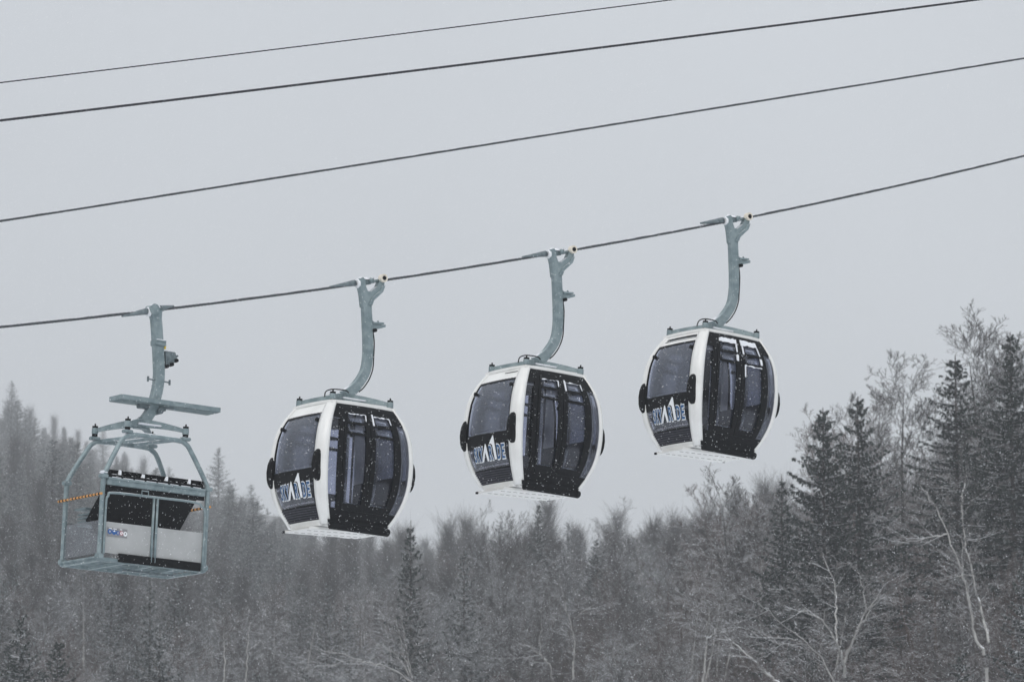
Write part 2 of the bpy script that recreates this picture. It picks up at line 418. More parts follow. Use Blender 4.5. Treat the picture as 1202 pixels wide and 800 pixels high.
        for k, (a0, a1) in enumerate(((-.595, -.006), (.006, .595))):
            d = MB(); kw = dict(o1=.026, o0=-.006)
            patch(d, F, a0, a0 + (.055 if k == 0 else .10), .22, 1.86, **kw); patch(d, F, a1 - (.10 if k == 0 else .055), a1, .22, 1.86, **kw)
            b0, b1 = (a0 + .055, a1 - .10) if k == 0 else (a0 + .10, a1 - .055)
            for z0, z1 in ((.22, .33), (1.44, 1.48), (1.615, 1.655), (1.79, 1.86)): patch(d, F, b0, b1, z0, z1, **kw)
            do = d.build('door', 'black', root)
            for z0, z1 in ((.33, 1.44), (1.48, 1.615), (1.655, 1.79)):
                p = MB(); patch(p, F, b0, b1, z0, z1, o1=.012, o0=.004, na=4); p.build('pane', 'glass', do, True)
            if s == '+':
                sn = MB(); rnd = random.Random(idx * 7 + k)
                def sliver(c0, c1, z0, z1, th=.035):
                    # ragged patch of snow stuck to a ledge
                    m = 9; vs = []
                    for i in range(m + 1):
                        a = c0 + (c1 - c0) * i / m; zt = z1 + rnd.uniform(-.012, .012); zb = z0 + rnd.uniform(-.012, .012)
                        vs += [fp(F, a, zb, .026), fp(F, a, zb, .026 + th * .7), fp(F, a, zt, .026 + th), fp(F, a, zt, .024)]
                    fs = [(i * 4 + j, i * 4 + (j + 1) % 4, i * 4 + 4 + (j + 1) % 4, i * 4 + 4 + j) for i in range(m) for j in range(4)] + [(0, 1, 2, 3), (m * 4, m * 4 + 1, m * 4 + 2, m * 4 + 3)]
                    sn.add(vs, fs)
                if snowy: sliver(b0 - .05, b1 + .02, 1.80, 1.88, .03); sliver(b1 - .01, b1 + .04, 1.50, 1.60, .02)
                else: sliver(b0, b1, 1.788, 1.798, .015)
                sliver(b1, b1 + (.03 if snowy else .018), 1.66 if snowy else 1.70, 1.79, .02)
                if k == 1: sliver(b0 - .035, b0, 1.64, 1.82, .02)
                if snowy and k == 1: sliver(b0, b1, 1.432, 1.446, .02); sliver(b0 - .015, b0 + .012, 1.24, 1.44, .012)
                sn.build('snow', 'snow', do)
        if s == '-': continue
        bl = MB(); patch(bl, F, -.97, .90, .0, .06, o1=.055, o0=.0, na=14, nz=2); bl.box(L3(-.02, hv(0) + .065, -.045), (1.06, .07, .10), bev=.015)
        p0, p1 = fp(F, .86, -.02, .03), fp(F, .985, -.03, .02); bl.tube([p0, p1], [.060, .064], 12)
        bl.build('door_sill', 'black', root)
    # floor and under-tray
    fl = MB(); fl.box((0, 0, .0), (1.06, 1.04, .05), bev=.01); fo = fl.build('floor', 'white', root)
    lvl = Matrix.Rotation(R(-3.0), 3, 'Y'); tr = MB(); T = lambda u, v, z: lvl @ L3(u, v, z)
    tr.box(T(-.05, -.02, -.045), (1.40, .78, .022), lvl, bev=.008)
    for v in (-.39, .35): tr.box(T(-.05, v, -.03), (1.36, .035, .04), lvl, bev=.008)
    for u in (-.5, 0, .5): tr.box(T(u, -.02, -.028), (.05, .7, .03), lvl)
    nw = len(tr.f)
    for k in range(11): tr.box(T(-.62 + k * .12, -.22, -.0575), (.07, .012, .004), lvl); tr.box(T(-.62 + k * .12, .16, -.0575), (.07, .012, .004), lvl)
    for u in (-.76, .65): tr.box(T(u, -.38, -.045), (.03, .04, .034), lvl)
    uo = tr.build('under_tray', 'white', root); uo.data.materials.append(M['rubber'])
    for i, p in enumerate(uo.data.polygons): p.material_index = 0 if i < nw else 1
    # inside: benches at each end
    for e in (-1, 1):
        b = MB(); b.box(L3(e * .50, 0, .44), (.40, 1.22, .07), bev=.02)
        b.box(L3(e * .66, 0, .70), (.06, 1.30, .38), bev=.02); b.box(L3(e * .45, 0, .22), (.05, .9, .40))
        b.build('bench', 'seat', root)
    r = MB(); r.cyl(L3(.14, .1, .06), L3(.14, .1, 1.98), .018, 10); r.build('grab_pole', 'liner', root)
    yoke(root, 0, 2.18)
    ZS = 1.0
    # hanger arm
    def H(u, z): return L3(UO + u, 0, ZR + z)
    path = smooth_path([H(.0, -.30), H(.01, -.36), H(.05, -.70), H(.08, -.98), H(.088, -1.22), H(.05, -1.46), H(-.10, -1.70), H(-.29, -1.88)], 6)
    hm = MB(); c = [(1, .9), (.9, 1), (-.9, 1), (-1, .9), (-1, -.9), (-.9, -1), (.9, -1), (1, -.9)]
    hm.tube(path, [.074] * (len(path) - 8) + [.074 + .003 * i for i in range(8)], sx=[(x, y * .75) for x, y in c], ref=(1, 0, 0.0001))
    def plate(poly, v0, v1, mb):
        n = len(poly); mb.add([H(u, z) + Vector((0, -v0, 0)) for u, z in poly] + [H(u, z) + Vector((0, -v1, 0)) for u, z in poly],
                              [tuple(range(n)), tuple(range(2 * n - 1, n - 1, -1))] + [(i, (i + 1) % n, (i + 1) % n + n, i + n) for i in range(n)])
    plate([(-.075, -.42), (.08, -.42), (.10, -.30), (.26, -.14), (.30, -.02), (.30, .07), (.225, .10), (.20, .02), (.17, -.05), (.06, -.15), (-.0, -.15), (-.04, -.08), (-.06, .03), (-.10, .055), (-.165, .03), (-.175, -.05), (-.12, -.2)], -.05, .05, hm)
    ha = hm.build('hanger_arm', 'galv', root)
    rb = MB(); plate([(.02, -.37), (.085, -.37), (.11, -.29), (.27, -.13), (.305, -.02), (.24, -.06), (.21, -.13), (.08, -.25)], .05, .075, rb); rb.build('gusset', 'galv', ha)
    bk = MB(); plate([(.115, -.60), (.20, -.67), (.30, -.66), (.37, -.64), (.375, -.68), (.27, -.72), (.10, -.76)], -.04, .04, bk)
    bk.box(H(.23, -.64), (.20, .12, .03), Matrix.Rotation(-.1, 3, 'Y')); bk.cyl(H(.27, -.63), H(.24, -.59), .012); bk.build('switch_bracket', 'galv', ha)
    wl = MB(); wl.cyl(H(.155, -.77) + Vector((0, -.10, 0)), H(.155, -.77) + Vector((0, .06, 0)), .030, 14); wl.build('bracket_roller', 'rubber', ha)
    cb = MB(); cb.tube(smooth_path([H(.17, -.79), H(.20, -.95), H(.205, -1.18), H(.20, -1.38), H(.14, -1.56), H(.05, -1.70), H(-.03, -1.78)], 5), .010, 6)
    cb.tube(smooth_path([H(-.28, -1.84) + Vector((0, -.1, 0)), H(-.45, -1.84) + Vector((0, -.25, 0)), H(-.78, -1.89) + Vector((0, -.42, 0)), H(-.92, -1.95) + Vector((0, -.46, 0)), H(-.84, -2.0) + Vector((0, -.3, 0))], 5), .010, 6)
    cb.build('cable', 'rubber', ha, True)
    grip(ha, ZR, UO, True)
    return root
gondola(0, 'gondola cabin nearest the open work basket, its white roof edge without a vent', 430.5, 331, False, False)
gondola(1, 'gondola cabin hanging between two other cabins, thin dark slit in its roof edge', 654, 297, False, False)
gondola(2, 'highest gondola cabin, snow above its door windows and an open vent under the roof', 861, 258, True, True)

# ------------------------------------------------------------------ open work carrier
def work_carrier():
    G = rope_point(181, 365); ZR = 4.0; UO = .13
    RZ = Matrix.Rotation(YAW, 3, 'Z') @ Matrix.Rotation(R(2.7), 3, 'Y')
    root = empty('work_carrier', G - RZ @ L3(UO, 0, ZR), RZ.to_euler())
    root.scale = (.95, 1.03, 1)
    tag(root, 'open galvanised work basket with milky side panels, black tilted rack and a small mesh roof', 'work carrier')
    sq = [(1, 1), (-1, 1), (-1, -1), (1, -1)]
    # two hoops
    for s in (-1, 1):
        h = MB(); v0, v1 = .56 * s, .50 * s
        pts = smooth_path([L3(-.95, v0, .0), L3(-.95, v0, .6), L3(-.95, v0, 1.20), L3(-.91, v0, 1.36), L3(-.66, v1, 1.80), L3(-.54, v1, 1.93), L3(-.36, v1, 1.97), L3(.36, v1, 1.97), L3(.54, v1, 1.93), L3(.66, v1, 1.80), L3(.91, v0, 1.36), L3(.95, v0, 1.20), L3(.95, v0, .6), L3(.95, v0, 0)], 5)
        h.tube(pts, .040, 10); ho = h.build('hoop', 'galv', root, True)
        b = MB()
        for u in (-.95, .95):
            for z, d in ((1.27, (.13, .11, .06)), (.06, (.11, .11, .08))): MB().box(L3(u, v0, z), d, bev=.01).build('clamp', 'galv', ho)
        for u in (-.53, .53): MB().box(L3(u, v1, 2.0), (.16, .10, .05), bev=.01).build('clamp', 'galv', ho)
    y = yoke(root, 0, 2.24, .53, .5, .12)
    cr = MB()
    for u in (-.3, .0, .3): cr.tube([L3(u - .12, -.5, 1.98), L3(u + .12, .5, 1.98)], .028, 8)
    cr.build('cross_bar', 'galv', root)
    # floor
    f = MB()
    for v in (-.56, .56): f.box(L3(0, v, .02), (1.94, .05, .06), bev=.01)
    for u in (-.95, -.48, 0, .48, .95): f.box(L3(u, 0, .01), (.04, 1.10, .045))
    for k in range(7): f.box(L3(0, -.45 + k * .15, .045), (1.84, .03, .02))
    f.box(L3(-.95, 0, .045), (.10, 1.04, .035), bev=.008)
    fo = f.build('floor_frame', 'galv', root)
    k = MB(); k.box(L3(.25, .05, -.035), (.9, .05, .03)); k.cyl(L3(.28, .05, -.05), L3(.62, .05, -.05), .018); k.build('skid', 'galv_dark', fo)
    # milky panels and gates on the door side
    for u0, u1 in ((-.90, -.055), (.035, .91)):
        g = MB(); g.box(L3((u0 + u1) / 2, .575, .355), (u1 - u0, .012, .47)); g.build('side_panel', 'panel', root)
        g = MB(); g.box(L3((u0 + u1) / 2, -.575, .395), (u1 - u0, .012, .55)); g.build('side_panel', 'plexi', root)
    for u in (-.045, .0):
        pass
    for u in (-.035, .03):
        p = MB(); p.tube([L3(u, .59, .05), L3(u, .59, 1.04)], .022, 10); p.build('gate_post', 'galv', root, True)
    gr = MB(); gr.tube(smooth_path([L3(-.90, .60, .10), L3(-.90, .60, .85), L3(-.87, .60, .97), L3(-.78, .60, 1.03), L3(0, .60, 1.04), L3(.70, .60, 1.04), L3(.84, .60, .98), L3(.90, .60, .86), L3(.90, .60, .1)], 5), .020, 8)
    gt = gr.build('gate_rail', 'galv', root, True)
    hd = MB(); hd.tube([L3(-.28, .62, 1.03), L3(-.28, .62, 1.11), L3(-.16, .62, 1.11), L3(-.16, .62, 1.03), L3(-.28, .62, 1.03)], .010, 6); hd.build('gate_handle', 'galv', gt)
    tb = MB(); tb.box(L3(.12, .60, .065), (1.50, .02, .13), bev=.004); tb.build('toe_board', 'black', root)
    for e in (-1, 1):
        g = MB(); g.box(L3(e * .96, 0, .36), (.012, 1.02, .50)); g.build('end_panel', 'plexi', root)
    # beam and black tilted rack
    bm_ = MB(); bm_.box(L3(0, .56, 1.20), (1.80, .07, .11), bev=.01); bm_.box(L3(0, .585, 1.245), (1.76, .06, .03)); bm_.build('beam', 'galv', root)
    rk = MB(); rot = Matrix.Rotation(R(-43), 3, 'X')
    rk.box(L3(.0, .26, .98), (1.70, .95, .035), rot, bev=.01)
    rk.box(L3(.0, .47, 1.27), (1.74, .26, .03), Matrix.Rotation(R(-62), 3, 'X'), bev=.006)
    for i in range(9): rk.box(L3(-.84 + i * .21, .53, 1.30), (.03, .12, .14), Matrix.Rotation(R(-10), 3, 'X'))
    rk.box(L3(0, .495, 1.375), (1.74, .05, .025)); rk.box(L3(0, .56, 1.135), (1.78, .03, .10))
    rk.box(L3(0, -.05, .66), (1.5, .03, .34))
    rko = rk.build('black_rack', 'black', root)
    sn = MB(); rnd = random.Random(5)
    for i in range(8):
        u = -.735 + i * .21; w = rnd.uniform(.13, .18)
        n = 8; top = []; bot = []
        for j in range(n + 1):
            a = u - w / 2 + w * j / n; hgt = .025 + .03 * rnd.random() + (.07 if j > n - 2 and i % 2 == 0 else 0)
            bot.append(L3(a, .60, 1.262)); top.append(L3(a, .60, 1.262 + hgt))
        vs = bot + top + [p + Vector((0, .05, .01)) for p in bot + top]; m = n + 1
        fs = []
        for j in range(n): fs += [(j, j + 1, m + j + 1, m + j), (2 * m + j, 3 * m + j, 3 * m + j + 1, 2 * m + j + 1), (m + j, m + j + 1, 3 * m + j + 1, 3 * m + j), (j, 2 * m + j, 2 * m + j + 1, j + 1)]
        fs += [(0, m, 3 * m, 2 * m), (n, 2 * m + n, 3 * m + n, m + n)]
        sn.add(vs, fs)
    for e in (-.95,): sn.box(L3(e, .56, 1.325), (.12, .1, .05), bev=.02)
    sn.build('snow', 'snow', rko)
    st = MB()
    for i in range(4): st.box(L3(-.62, -.28, .62 + i * .055), (.34, .34, .022), bev=.005)
    st.box(L3(-.62, -.28, .86), (.46, .36, .025), bev=.006); st.box(L3(-.50, -.28, .73), (.03, .3, .24)); st.build('folding_step', 'galv', root)
    # striped bars
    for e in (-1, 1):
        o = MB(); o.tube([L3(e * .99, -.72, 1.0), L3(e * .99, .60, 1.0)], .019, 10); ob = o.build('barrier_bar', 'orange', root)
        bb = MB()
        for i in range(13): v = -.68 + i * .10; bb.tube([L3(e * .99, v, 1.0), L3(e * .99, v + .035, 1.0)], .021, 10)
        bb.build('black_stripes', 'rubber', ob)
    # sign with round pictograms
    sg = MB(); sg.box(L3(-.665, .5855, .44), (.36, .006, .13)); so = sg.build('sign', 'signgrey', root)
    def disc(u, z, r, mat, lay, name='pictogram', sy=1):
        m = MB(); m.disc_prism([(u + r * math.cos(t * math.pi / 9), z + r * sy * math.sin(t * math.pi / 9)) for t in range(18)], .002, lambda x, y, o: L3(x, .5887 + o + lay, y)); return m.build(name, mat, so)
    disc(-.80, .445, .038, 'signblue', 0); disc(-.80, .445, .017, 'caption', .003, 'symbol')
    disc(-.722, .44, .038, 'signblue', 0); m = MB(); m.disc_prism([(-.745, .447), (-.70, .447), (-.717, .475)], .002, lambda x, y, o: L3(x, .5917 + o, y)); m.build('symbol', 'logowhite', so)
    disc(-.655, .435, .033, 'signblue', 0); disc(-.652, .435, .014, 'caption', .003, 'symbol', 1.6)
    disc(-.590, .437, .033, 'red', 0); disc(-.590, .437, .026, 'logowhite', .003, 'symbol'); m = MB(); m.disc_prism([(-.61, .455), (-.605, .46), (-.57, .42), (-.575, .415)], .001, lambda x, y, o: L3(x, .594 + o, y)); m.build('symbol', 'red', so)
    disc(-.520, .432, .036, 'logowhite', 0); disc(-.520, .437, .014, 'signgrey', .003, 'symbol')
    for u, w in ((-.79, .05), (-.71, .06), (-.60, .04)):
        m = MB(); m.box(L3(u, .5895, .491), (w, .003, .012)); m.build('sign_text', 'logowhite', so)
    # mesh roof tray
    z = ZR - 1.42; t = MB(); cu = UO + .30
    for v in (-.19, .19): t.box(L3(cu, v, z), (1.82, .012, .07))
    for u in (-.91, .91): t.box(L3(cu + u, 0, z), (.012, .38, .07))
    for i in range(57): t.box(L3(cu - .90 + i * .032, 0, z - .035), (.005, .37, .02))
    for v in (-.12, -.06, 0, .06, .12): t.box(L3(cu, v, z - .028), (1.80, .005, .012))
    ro = t.build('mesh_roof', 'galv', root)
    b = MB(); b.box(L3(UO + .05, 0, z - .08), (.5, .10, .06), bev=.01); b.cyl(L3(UO + .16, -.1, z - .13), L3(UO + .16, .12, z - .13), .045); b.box(L3(UO + .1, 0, z - .045), (.7, .05, .03)); b.build('roof_bracket', 'galv_dark', ro)
    # hanger
    def H(u, zz): return L3(UO + u, 0, ZR + zz)
    hm = MB(); path = smooth_path([H(.02, .0), H(.055, -.17), H(.095, -.45), H(.14, -.8), H(.155, -1.04), H(.12, -1.3), H(.04, -1.55), H(-.06, -1.70), H(-.13, -1.78)], 5)
    c = [(1, .9), (.9, 1), (-.9, 1), (-1, .9), (-1, -.9), (-.9, -1), (.9, -1), (1, -.9)]
    hm.tube(path, [.085, .095, .09, .082] + [.078] * (len(path) - 4), sx=[(x, y * .8) for x, y in c], ref=(1, 0, .0001))
    hm.cyl(H(-.03, .015) + Vector((0, -.09, 0)), H(-.03, .015) + Vector((0, .09, 0)), .085, 18)
    ha = hm.build('hanger_arm', 'galv', root)
    cl = MB(); cl.box(H(.115, -.50), (.20, .17, .07), bev=.01); cl.box(H(.115, -.46), (.18, .19, .02)); co = cl.build('collar', 'galv', ha)
    s_ = MB(); s_.box(H(.12, -.445), (.17, .16, .02), bev=.008); s_.build('snow', 'snow', co)
    yl = MB(); yl.box(H(.215, -.545), (.03, .1, .05)); yl.build('yellow_tape', 'yellow', ha)
    bk = MB(); bk.add([H(u, zz) + Vector((0, y_, 0)) for y_ in (-.06, .05) for u, zz in ((.22, -.60), (.40, -.60), (.44, -.70), (.36, -.80), (.24, -.84))], [(0, 1, 2, 3, 4), (9, 8, 7, 6, 5)] + [(i, (i + 1) % 5, (i + 1) % 5 + 5, i + 5) for i in range(5)])
    bk.box(H(.36, -.71), (.22, .14, .03), Matrix.Rotation(-.6, 3, 'Y')); bk.build('switch_bracket', 'galv_dark', ha)
    for u, zz in ((.25, -.84), (.34, -.80), (.42, -.73)): w = MB(); w.cyl(H(u, zz) + Vector((0, -.10, 0)), H(u, zz) + Vector((0, -.02, 0)), .028, 12); w.build('bracket_roller', 'rubber', ha)
    rd = MB(); rd.cyl(H(-.04, -1.06), H(.36, -1.07), .012, 8); rd.cyl(H(-.04, -1.10), H(-.04, -1.02), .018, 8); rd.cyl(H(.36, -1.11), H(.36, -1.03), .018, 8); rd.build('step_rod', 'galv_dark', ha)
    grip(ha, ZR, UO, False)
work_carrier()

# ------------------------------------------------------------------ ropes
def rope(name, label, pixels, shift, rad, mat, lobes=6, pitch=.38, s0=-15, s1=36):
    """pixels -> quadratic sag in a vertical plane parallel to the line, moved sideways by 'shift' metres"""
    nrm = Vector((-UD.y, UD.x, 0)); Q0 = P1 + nrm * shift
    S, Z = [], []
    for px, py in pixels:
        d = ray(px, py); o = Vector((0, 0, CAMZ)); t = (Q0 - o).dot(nrm) / d.dot(nrm); p = o + d * t
        S.append((p - Q0).dot(UD)); Z.append(p.z)
    co = np.polyfit(S, Z, min(2, len(S) - 1)); ds = .05; n = int((s1 - s0) / ds)
    s = s0 + np.arange(n + 1) * ds; z = np.polyval(co, s); sec = lobes * 2
    th = np.arange(sec) / sec * 2 * np.pi; rr = rad * np.where(np.arange(sec) % 2 == 0, 1.06, .84)
    tw = (s / pitch) * 2 * np.pi
    ang = th[None, :] + tw[:, None]; A = np.cos(ang) * rr; B = np.sin(ang) * rr
    V = np.stack([Q0.x + UD.x * s[:, None] + nrm.x * A, Q0.y + UD.y * s[:, None] + nrm.y * A, z[:, None] + B], -1).reshape(-1, 3)
    i = np.arange(n)[:, None] * sec; j = np.arange(sec)[None, :]; j2 = (j + 1) % sec
    F = np.stack([i + j, i + j2, i + sec + j2, i + sec + j], -1).reshape(-1, 4)
    me = np_mesh(name, V, F, [M[mat]]); o = bpy.data.objects.new(name, me); COL.objects.link(o)
    tag(o, label, 'rope'); return co
rope('haul_rope', 'lowest steel rope, the one carrying the cabins and the work basket', [(0, 383), (181, 365), (430.5, 331), (654, 297), (861, 258), (1202, 183)], 0, .0235, 'rope')
rope('haul_rope', 'empty grey steel rope just above the carriers, crossing the whole picture', [(0, 259.5), (600, 165), (900, 117.5), (1202, 68.5)], 3.2, .021, 'rope')
rope('haul_rope', 'dark empty rope second from the top, just under the thinnest wire', [(0, 141.5), (600, 69.5), (900, 31), (1148, 0)], -4.6, .019, 'rope_dark')
rope('communication_wire', 'thinnest dark wire, topmost of the four lines in the sky', [(0, 97), (200, 73.5), (600, 23.5), (790, 0)], -2, .0115, 'rope_dark', 3, .3)

# ------------------------------------------------------------------ terrain
TX = [-300, 0, 300, 480, 650, 820, 950, 1100, 1202, 1500]
TR_OLD = [250, 300, 350, 400, 500, 600, 800, 1000, 1200]
TR = [170, 200, 232, 263, 330, 480, 850, 1500, 2400]
def RN(r): return float(np.interp(r, TR_OLD, TR))
TOP = {
 -300: [870, 800, 750, 710, 650, 600, 520, 460, 440],
 0:    [870, 800, 760, 720, 660, 610, 540, 490, 470],
 300:  [880, 830, 790, 750, 700, 670, 615, 585, 565],
 480:  [870, 815, 765, 725, 670, 640, 630, 635, 650],
 650:  [870, 775, 715, 665, 598, 578, 610, 655, 680],
 820:  [860, 755, 680, 618, 575, 568, 615, 670, 700],
 950:  [840, 700, 610, 560, 535, 540, 600, 650, 690],
 1100: [800, 620, 510, 455, 440, 455, 530, 590, 640],
 1202: [780, 580, 460, 410, 395, 410, 490, 560, 610],
 1500: [760, 560, 400, 330, 310, 330, 420, 500, 560]}
TZ = np.array([[elev_z(x, TOP[x][i] + 16 * FPX / TR[i], TR[i]) for i in range(len(TR))] for x in TX])
def ground_z(px, r):
    """px = picture column of the bearing"""
    px = float(np.clip(px, TX[0], TX[-1])); i = int(np.clip(np.searchsorted(TX, px) - 1, 0, len(TX) - 2)); t = (px - TX[i]) / (TX[i + 1] - TX[i]); t = t * t * (3 - 2 * t)
    row = TZ[i] * (1 - t) + TZ[i + 1] * t
    if r >= TR[0]: z = float(np.interp(r, TR, row))
    else: z = float(np.interp(r, [0, 30, 90, 170], [0, 0, -1, row[0]]))
    return z
def px_of(x, y):
    if y <= 0: return TX[-1] if x > 0 else TX[0]
    return 601 + FPX * (x / y) * math.cos(PITCH) * 1.0
def gz_xy(x, y): return ground_z(px_of(x, y), math.hypot(x, y))
rad_ = [0, 15, 30, 40, 50, 60, 75, 90, 105, 120, 138, 155] + list(np.arange(170, 430, 8)) + list(np.arange(430, 2420, 40)) + [2500, 2600, 2800, 3000]
ang_ = list(np.radians(np.concatenate([np.arange(-180, -18, 6), np.arange(-18, 18.01, .75), np.arange(24, 180, 6)])))
V = []; 
for r in rad_:
    for a in ang_:
        x, y = r * math.sin(a), r * math.cos(a)
        z = gz_xy(x, y) if r > 0 else 0
        if r > 40: z += (math.sin(x * .11 + 1) * math.cos(y * .093) + .5 * math.sin(x * .31 + y * .27)) * .5
        V.append((x, y, z))
na = len(ang_); V = np.array(V)
F = [(i * na + j, i * na + (j + 1) % na, (i + 1) * na + (j + 1) % na, (i + 1) * na + j) for i in range(len(rad_) - 1) for j in range(na)]
F = np.array(F)[:, ::-1]
mg, nt = new_mat('forest_floor'); LK = nt.links
out = N(nt, 'ShaderNodeOutputMaterial'); p = N(nt, 'ShaderNodeBsdfPrincipled'); p.inputs['Roughness'].default_value = .95; LK.new(p.outputs[0], out.inputs[0])
tc = N(nt, 'ShaderNodeTexCoord'); n1 = N(nt, 'ShaderNodeTexNoise'); n1.inputs['Scale'].default_value = .35; n1.inputs['Detail'].default_value = 8; LK.new(tc.outputs['Object'], n1.inputs['Vector'])
cr = N(nt, 'ShaderNodeValToRGB'); e = cr.color_ramp.elements; e[0].position = .42; e[0].color = (.045, .04, .037, 1); e[1].position = .60; e[1].color = (.10, .095, .09, 1)
e2 = cr.color_ramp.elements.new(.70); e2.color = (.5, .52, .55, 1)
LK.new(n1.outputs['Fac'], cr.inputs[0])
ln = N(nt, 'ShaderNodeVectorMath', operation='LENGTH'); LK.new(tc.outputs['Object'], ln.inputs[0])      # open snowy ski slope under the lift
ns = N(nt, 'ShaderNodeTexNoise'); ns.inputs['Scale'].default_value = .06; LK.new(tc.outputs['Object'], ns.inputs['Vector'])
ma = N(nt, 'ShaderNodeMath', operation='MULTIPLY_ADD'); ma.inputs[1].default_value = -30; LK.new(ns.outputs['Fac'], ma.inputs[0]); LK.new(ln.outputs['Value'], ma.inputs[2])
rm = N(nt, 'ShaderNodeMapRange'); rm.inputs[1].default_value = 134; rm.inputs[2].default_value = 142; LK.new(ma.outputs[0], rm.inputs[0])
gm = N(nt, 'ShaderNodeMix', data_type='RGBA'); LK.new(rm.outputs[0], gm.inputs[0]); gm.inputs[6].default_value = (.80, .82, .85, 1); LK.new(cr.outputs[0], gm.inputs[7]); LK.new(gm.outputs[2], p.inputs['Base Color'])
bp = N(nt, 'ShaderNodeBump'); bp.inputs['Strength'].default_value = .6; LK.new(n1.outputs['Fac'], bp.inputs['Height']); LK.new(bp.outputs[0], p.inputs['Normal'])
me = np_mesh('ground', V, F, [mg]); go = bpy.data.objects.new('ground', me); COL.objects.link(go); tag(go, kind='structure')
for pl in me.polygons: pl.use_smooth = True

# ------------------------------------------------------------------ trees
def prisms(segs, sides=3):
    """segs array (n, 8): p0 p1 r0 r1 -> verts, quads"""
    S = np.array(segs, dtype=float); p0, p1, r0, r1 = S[:, 0:3], S[:, 3:6], S[:, 6], S[:, 7]
    t = p1 - p0; t /= np.linalg.norm(t, axis=1, keepdims=True) + 1e-9
    h = np.where(np.abs(t[:, 2:3]) < .9, np.array([[0, 0, 1.]]), np.array([[1., 0, 0]]))
    a = np.cross(t, h); a /= np.linalg.norm(a, axis=1, keepdims=True); b = np.cross(t, a)
    n = len(S); V = np.zeros((n, 2, sides, 3))
    for k in range(sides):
        c, s = math.cos(2 * math.pi * k / sides + .5), math.sin(2 * math.pi * k / sides + .5)
        V[:, 0, k] = p0 + (a * c + b * s) * r0[:, None]; V[:, 1, k] = p1 + (a * c + b * s) * r1[:, None]
    base = np.arange(n)[:, None] * (2 * sides); k = np.arange(sides)[None, :]; k2 = (k + 1) % sides
    F = np.stack([base + k, base + k2, base + sides + k2, base + sides + k], -1).reshape(-1, 4)
    return V.reshape(-1, 3), F
def rot_dir(d, ang, az):
    """tilt unit vector d by ang at azimuth az about itself"""
    h = np.array([0, 0, 1.]) if abs(d[2]) < .95 else np.array([1., 0, 0])
    a = np.cross(d, h); a /= np.linalg.norm(a); b = np.cross(d, a)
    w = d * math.cos(ang) + (a * math.cos(az) + b * math.sin(az)) * math.sin(ang)
    return w / np.linalg.norm(w)
def grow(segs, p, d, L, r, lvl, rnd, up=.12, counts=(0, 6, 5, 4), spread=.7, minr=.0075):
    """one limb and its side branches, recursively"""
    n = 4 if lvl >= 2 else 2
    pts = [p]; dirs = []
    for i in range(n):
        j = rnd.normalvariate; d = d + np.array([j(0, .065), j(0, .065), j(0, .05) + up * (.6 if lvl else .2)]); d = d / np.linalg.norm(d)
        q = pts[-1] + d * (L / n); dirs.append(d)
        segs.append((*pts[-1], *q, max(r * (1 - .75 * i / n), minr), max(r * (1 - .75 * (i + 1) / n), minr * .8))); pts.append(q)
    if lvl == 0: return
    for k in range(counts[lvl]):
        t = .22 + .78 * (k + rnd.random()) / counts[lvl]; i = min(int(t * n), n - 1); f = t * n - i
        q = pts[i] + (pts[i + 1] - pts[i]) * f
        grow(segs, q, rot_dir(dirs[i], rnd.uniform(.45, .95) * spread / .7, rnd.uniform(0, 6.28)), L * rnd.uniform(.38, .62) * (1.1 - .45 * t), max(r * .45, minr), lvl - 1, rnd, up, counts, spread, minr)
def bare_proto(seed, H=15., minr=.0075, twig='twig_grey', counts=(0, 5, 6, 6), prim=16, spread=.7, lean=.0, fork=False, bark=None, start=.28):
    rnd = random.Random(seed); trunk, segs = [], []
    stems = [(0, 0, 1)] if not fork else [(rnd.uniform(-.16, .16), rnd.uniform(-.16, .16), 1) for _ in range(rnd.choice((2, 3)))]
    for sd in stems:
        d = np.array(sd, float); d /= np.linalg.norm(d); p = np.zeros(3); n = 9; h = H * (rnd.uniform(.85, 1) if fork else 1); pts = [p]; r0 = .13 * H / 15
        for i in range(n):
            d = d + np.array([rnd.normalvariate(0, .035) + lean * .02, rnd.normalvariate(0, .035), .03]); d /= np.linalg.norm(d)
            q = pts[-1] + d * h / n; ra, rb = r0 * (1 - i / n) ** .8 + .012, r0 * (1 - (i + 1) / n) ** .8 + .012
            trunk.append((*pts[-1], *q, ra, rb)); pts.append(q)
        m = prim // len(stems) + 3
        for k in range(m):
            t = start + (.97 - start) * (k + rnd.random() * .8) / m; i = min(int(t * n), n - 1); f = t * n - i; q = pts[i] + (pts[i + 1] - pts[i]) * f
            dd = rot_dir(np.array([0, 0, 1.]), rnd.uniform(.5, .95) * spread / .7 * (1.1 - .45 * t), rnd.uniform(0, 6.28))
            grow(segs, q, dd, H * .28 * (1.08 - .42 * t) * rnd.uniform(.75, 1.2), .055 * (1.15 - t), 3, rnd, .13, counts, spread, minr)
    V, F = prisms(trunk, 6); tm = np_mesh('trunk', V, F, [M[bark or twig]])
    V, F = prisms(segs, 3); cm = np_mesh('crown', V, F, [M[twig]])
    return tm, cm, float(V[:, 2].max())
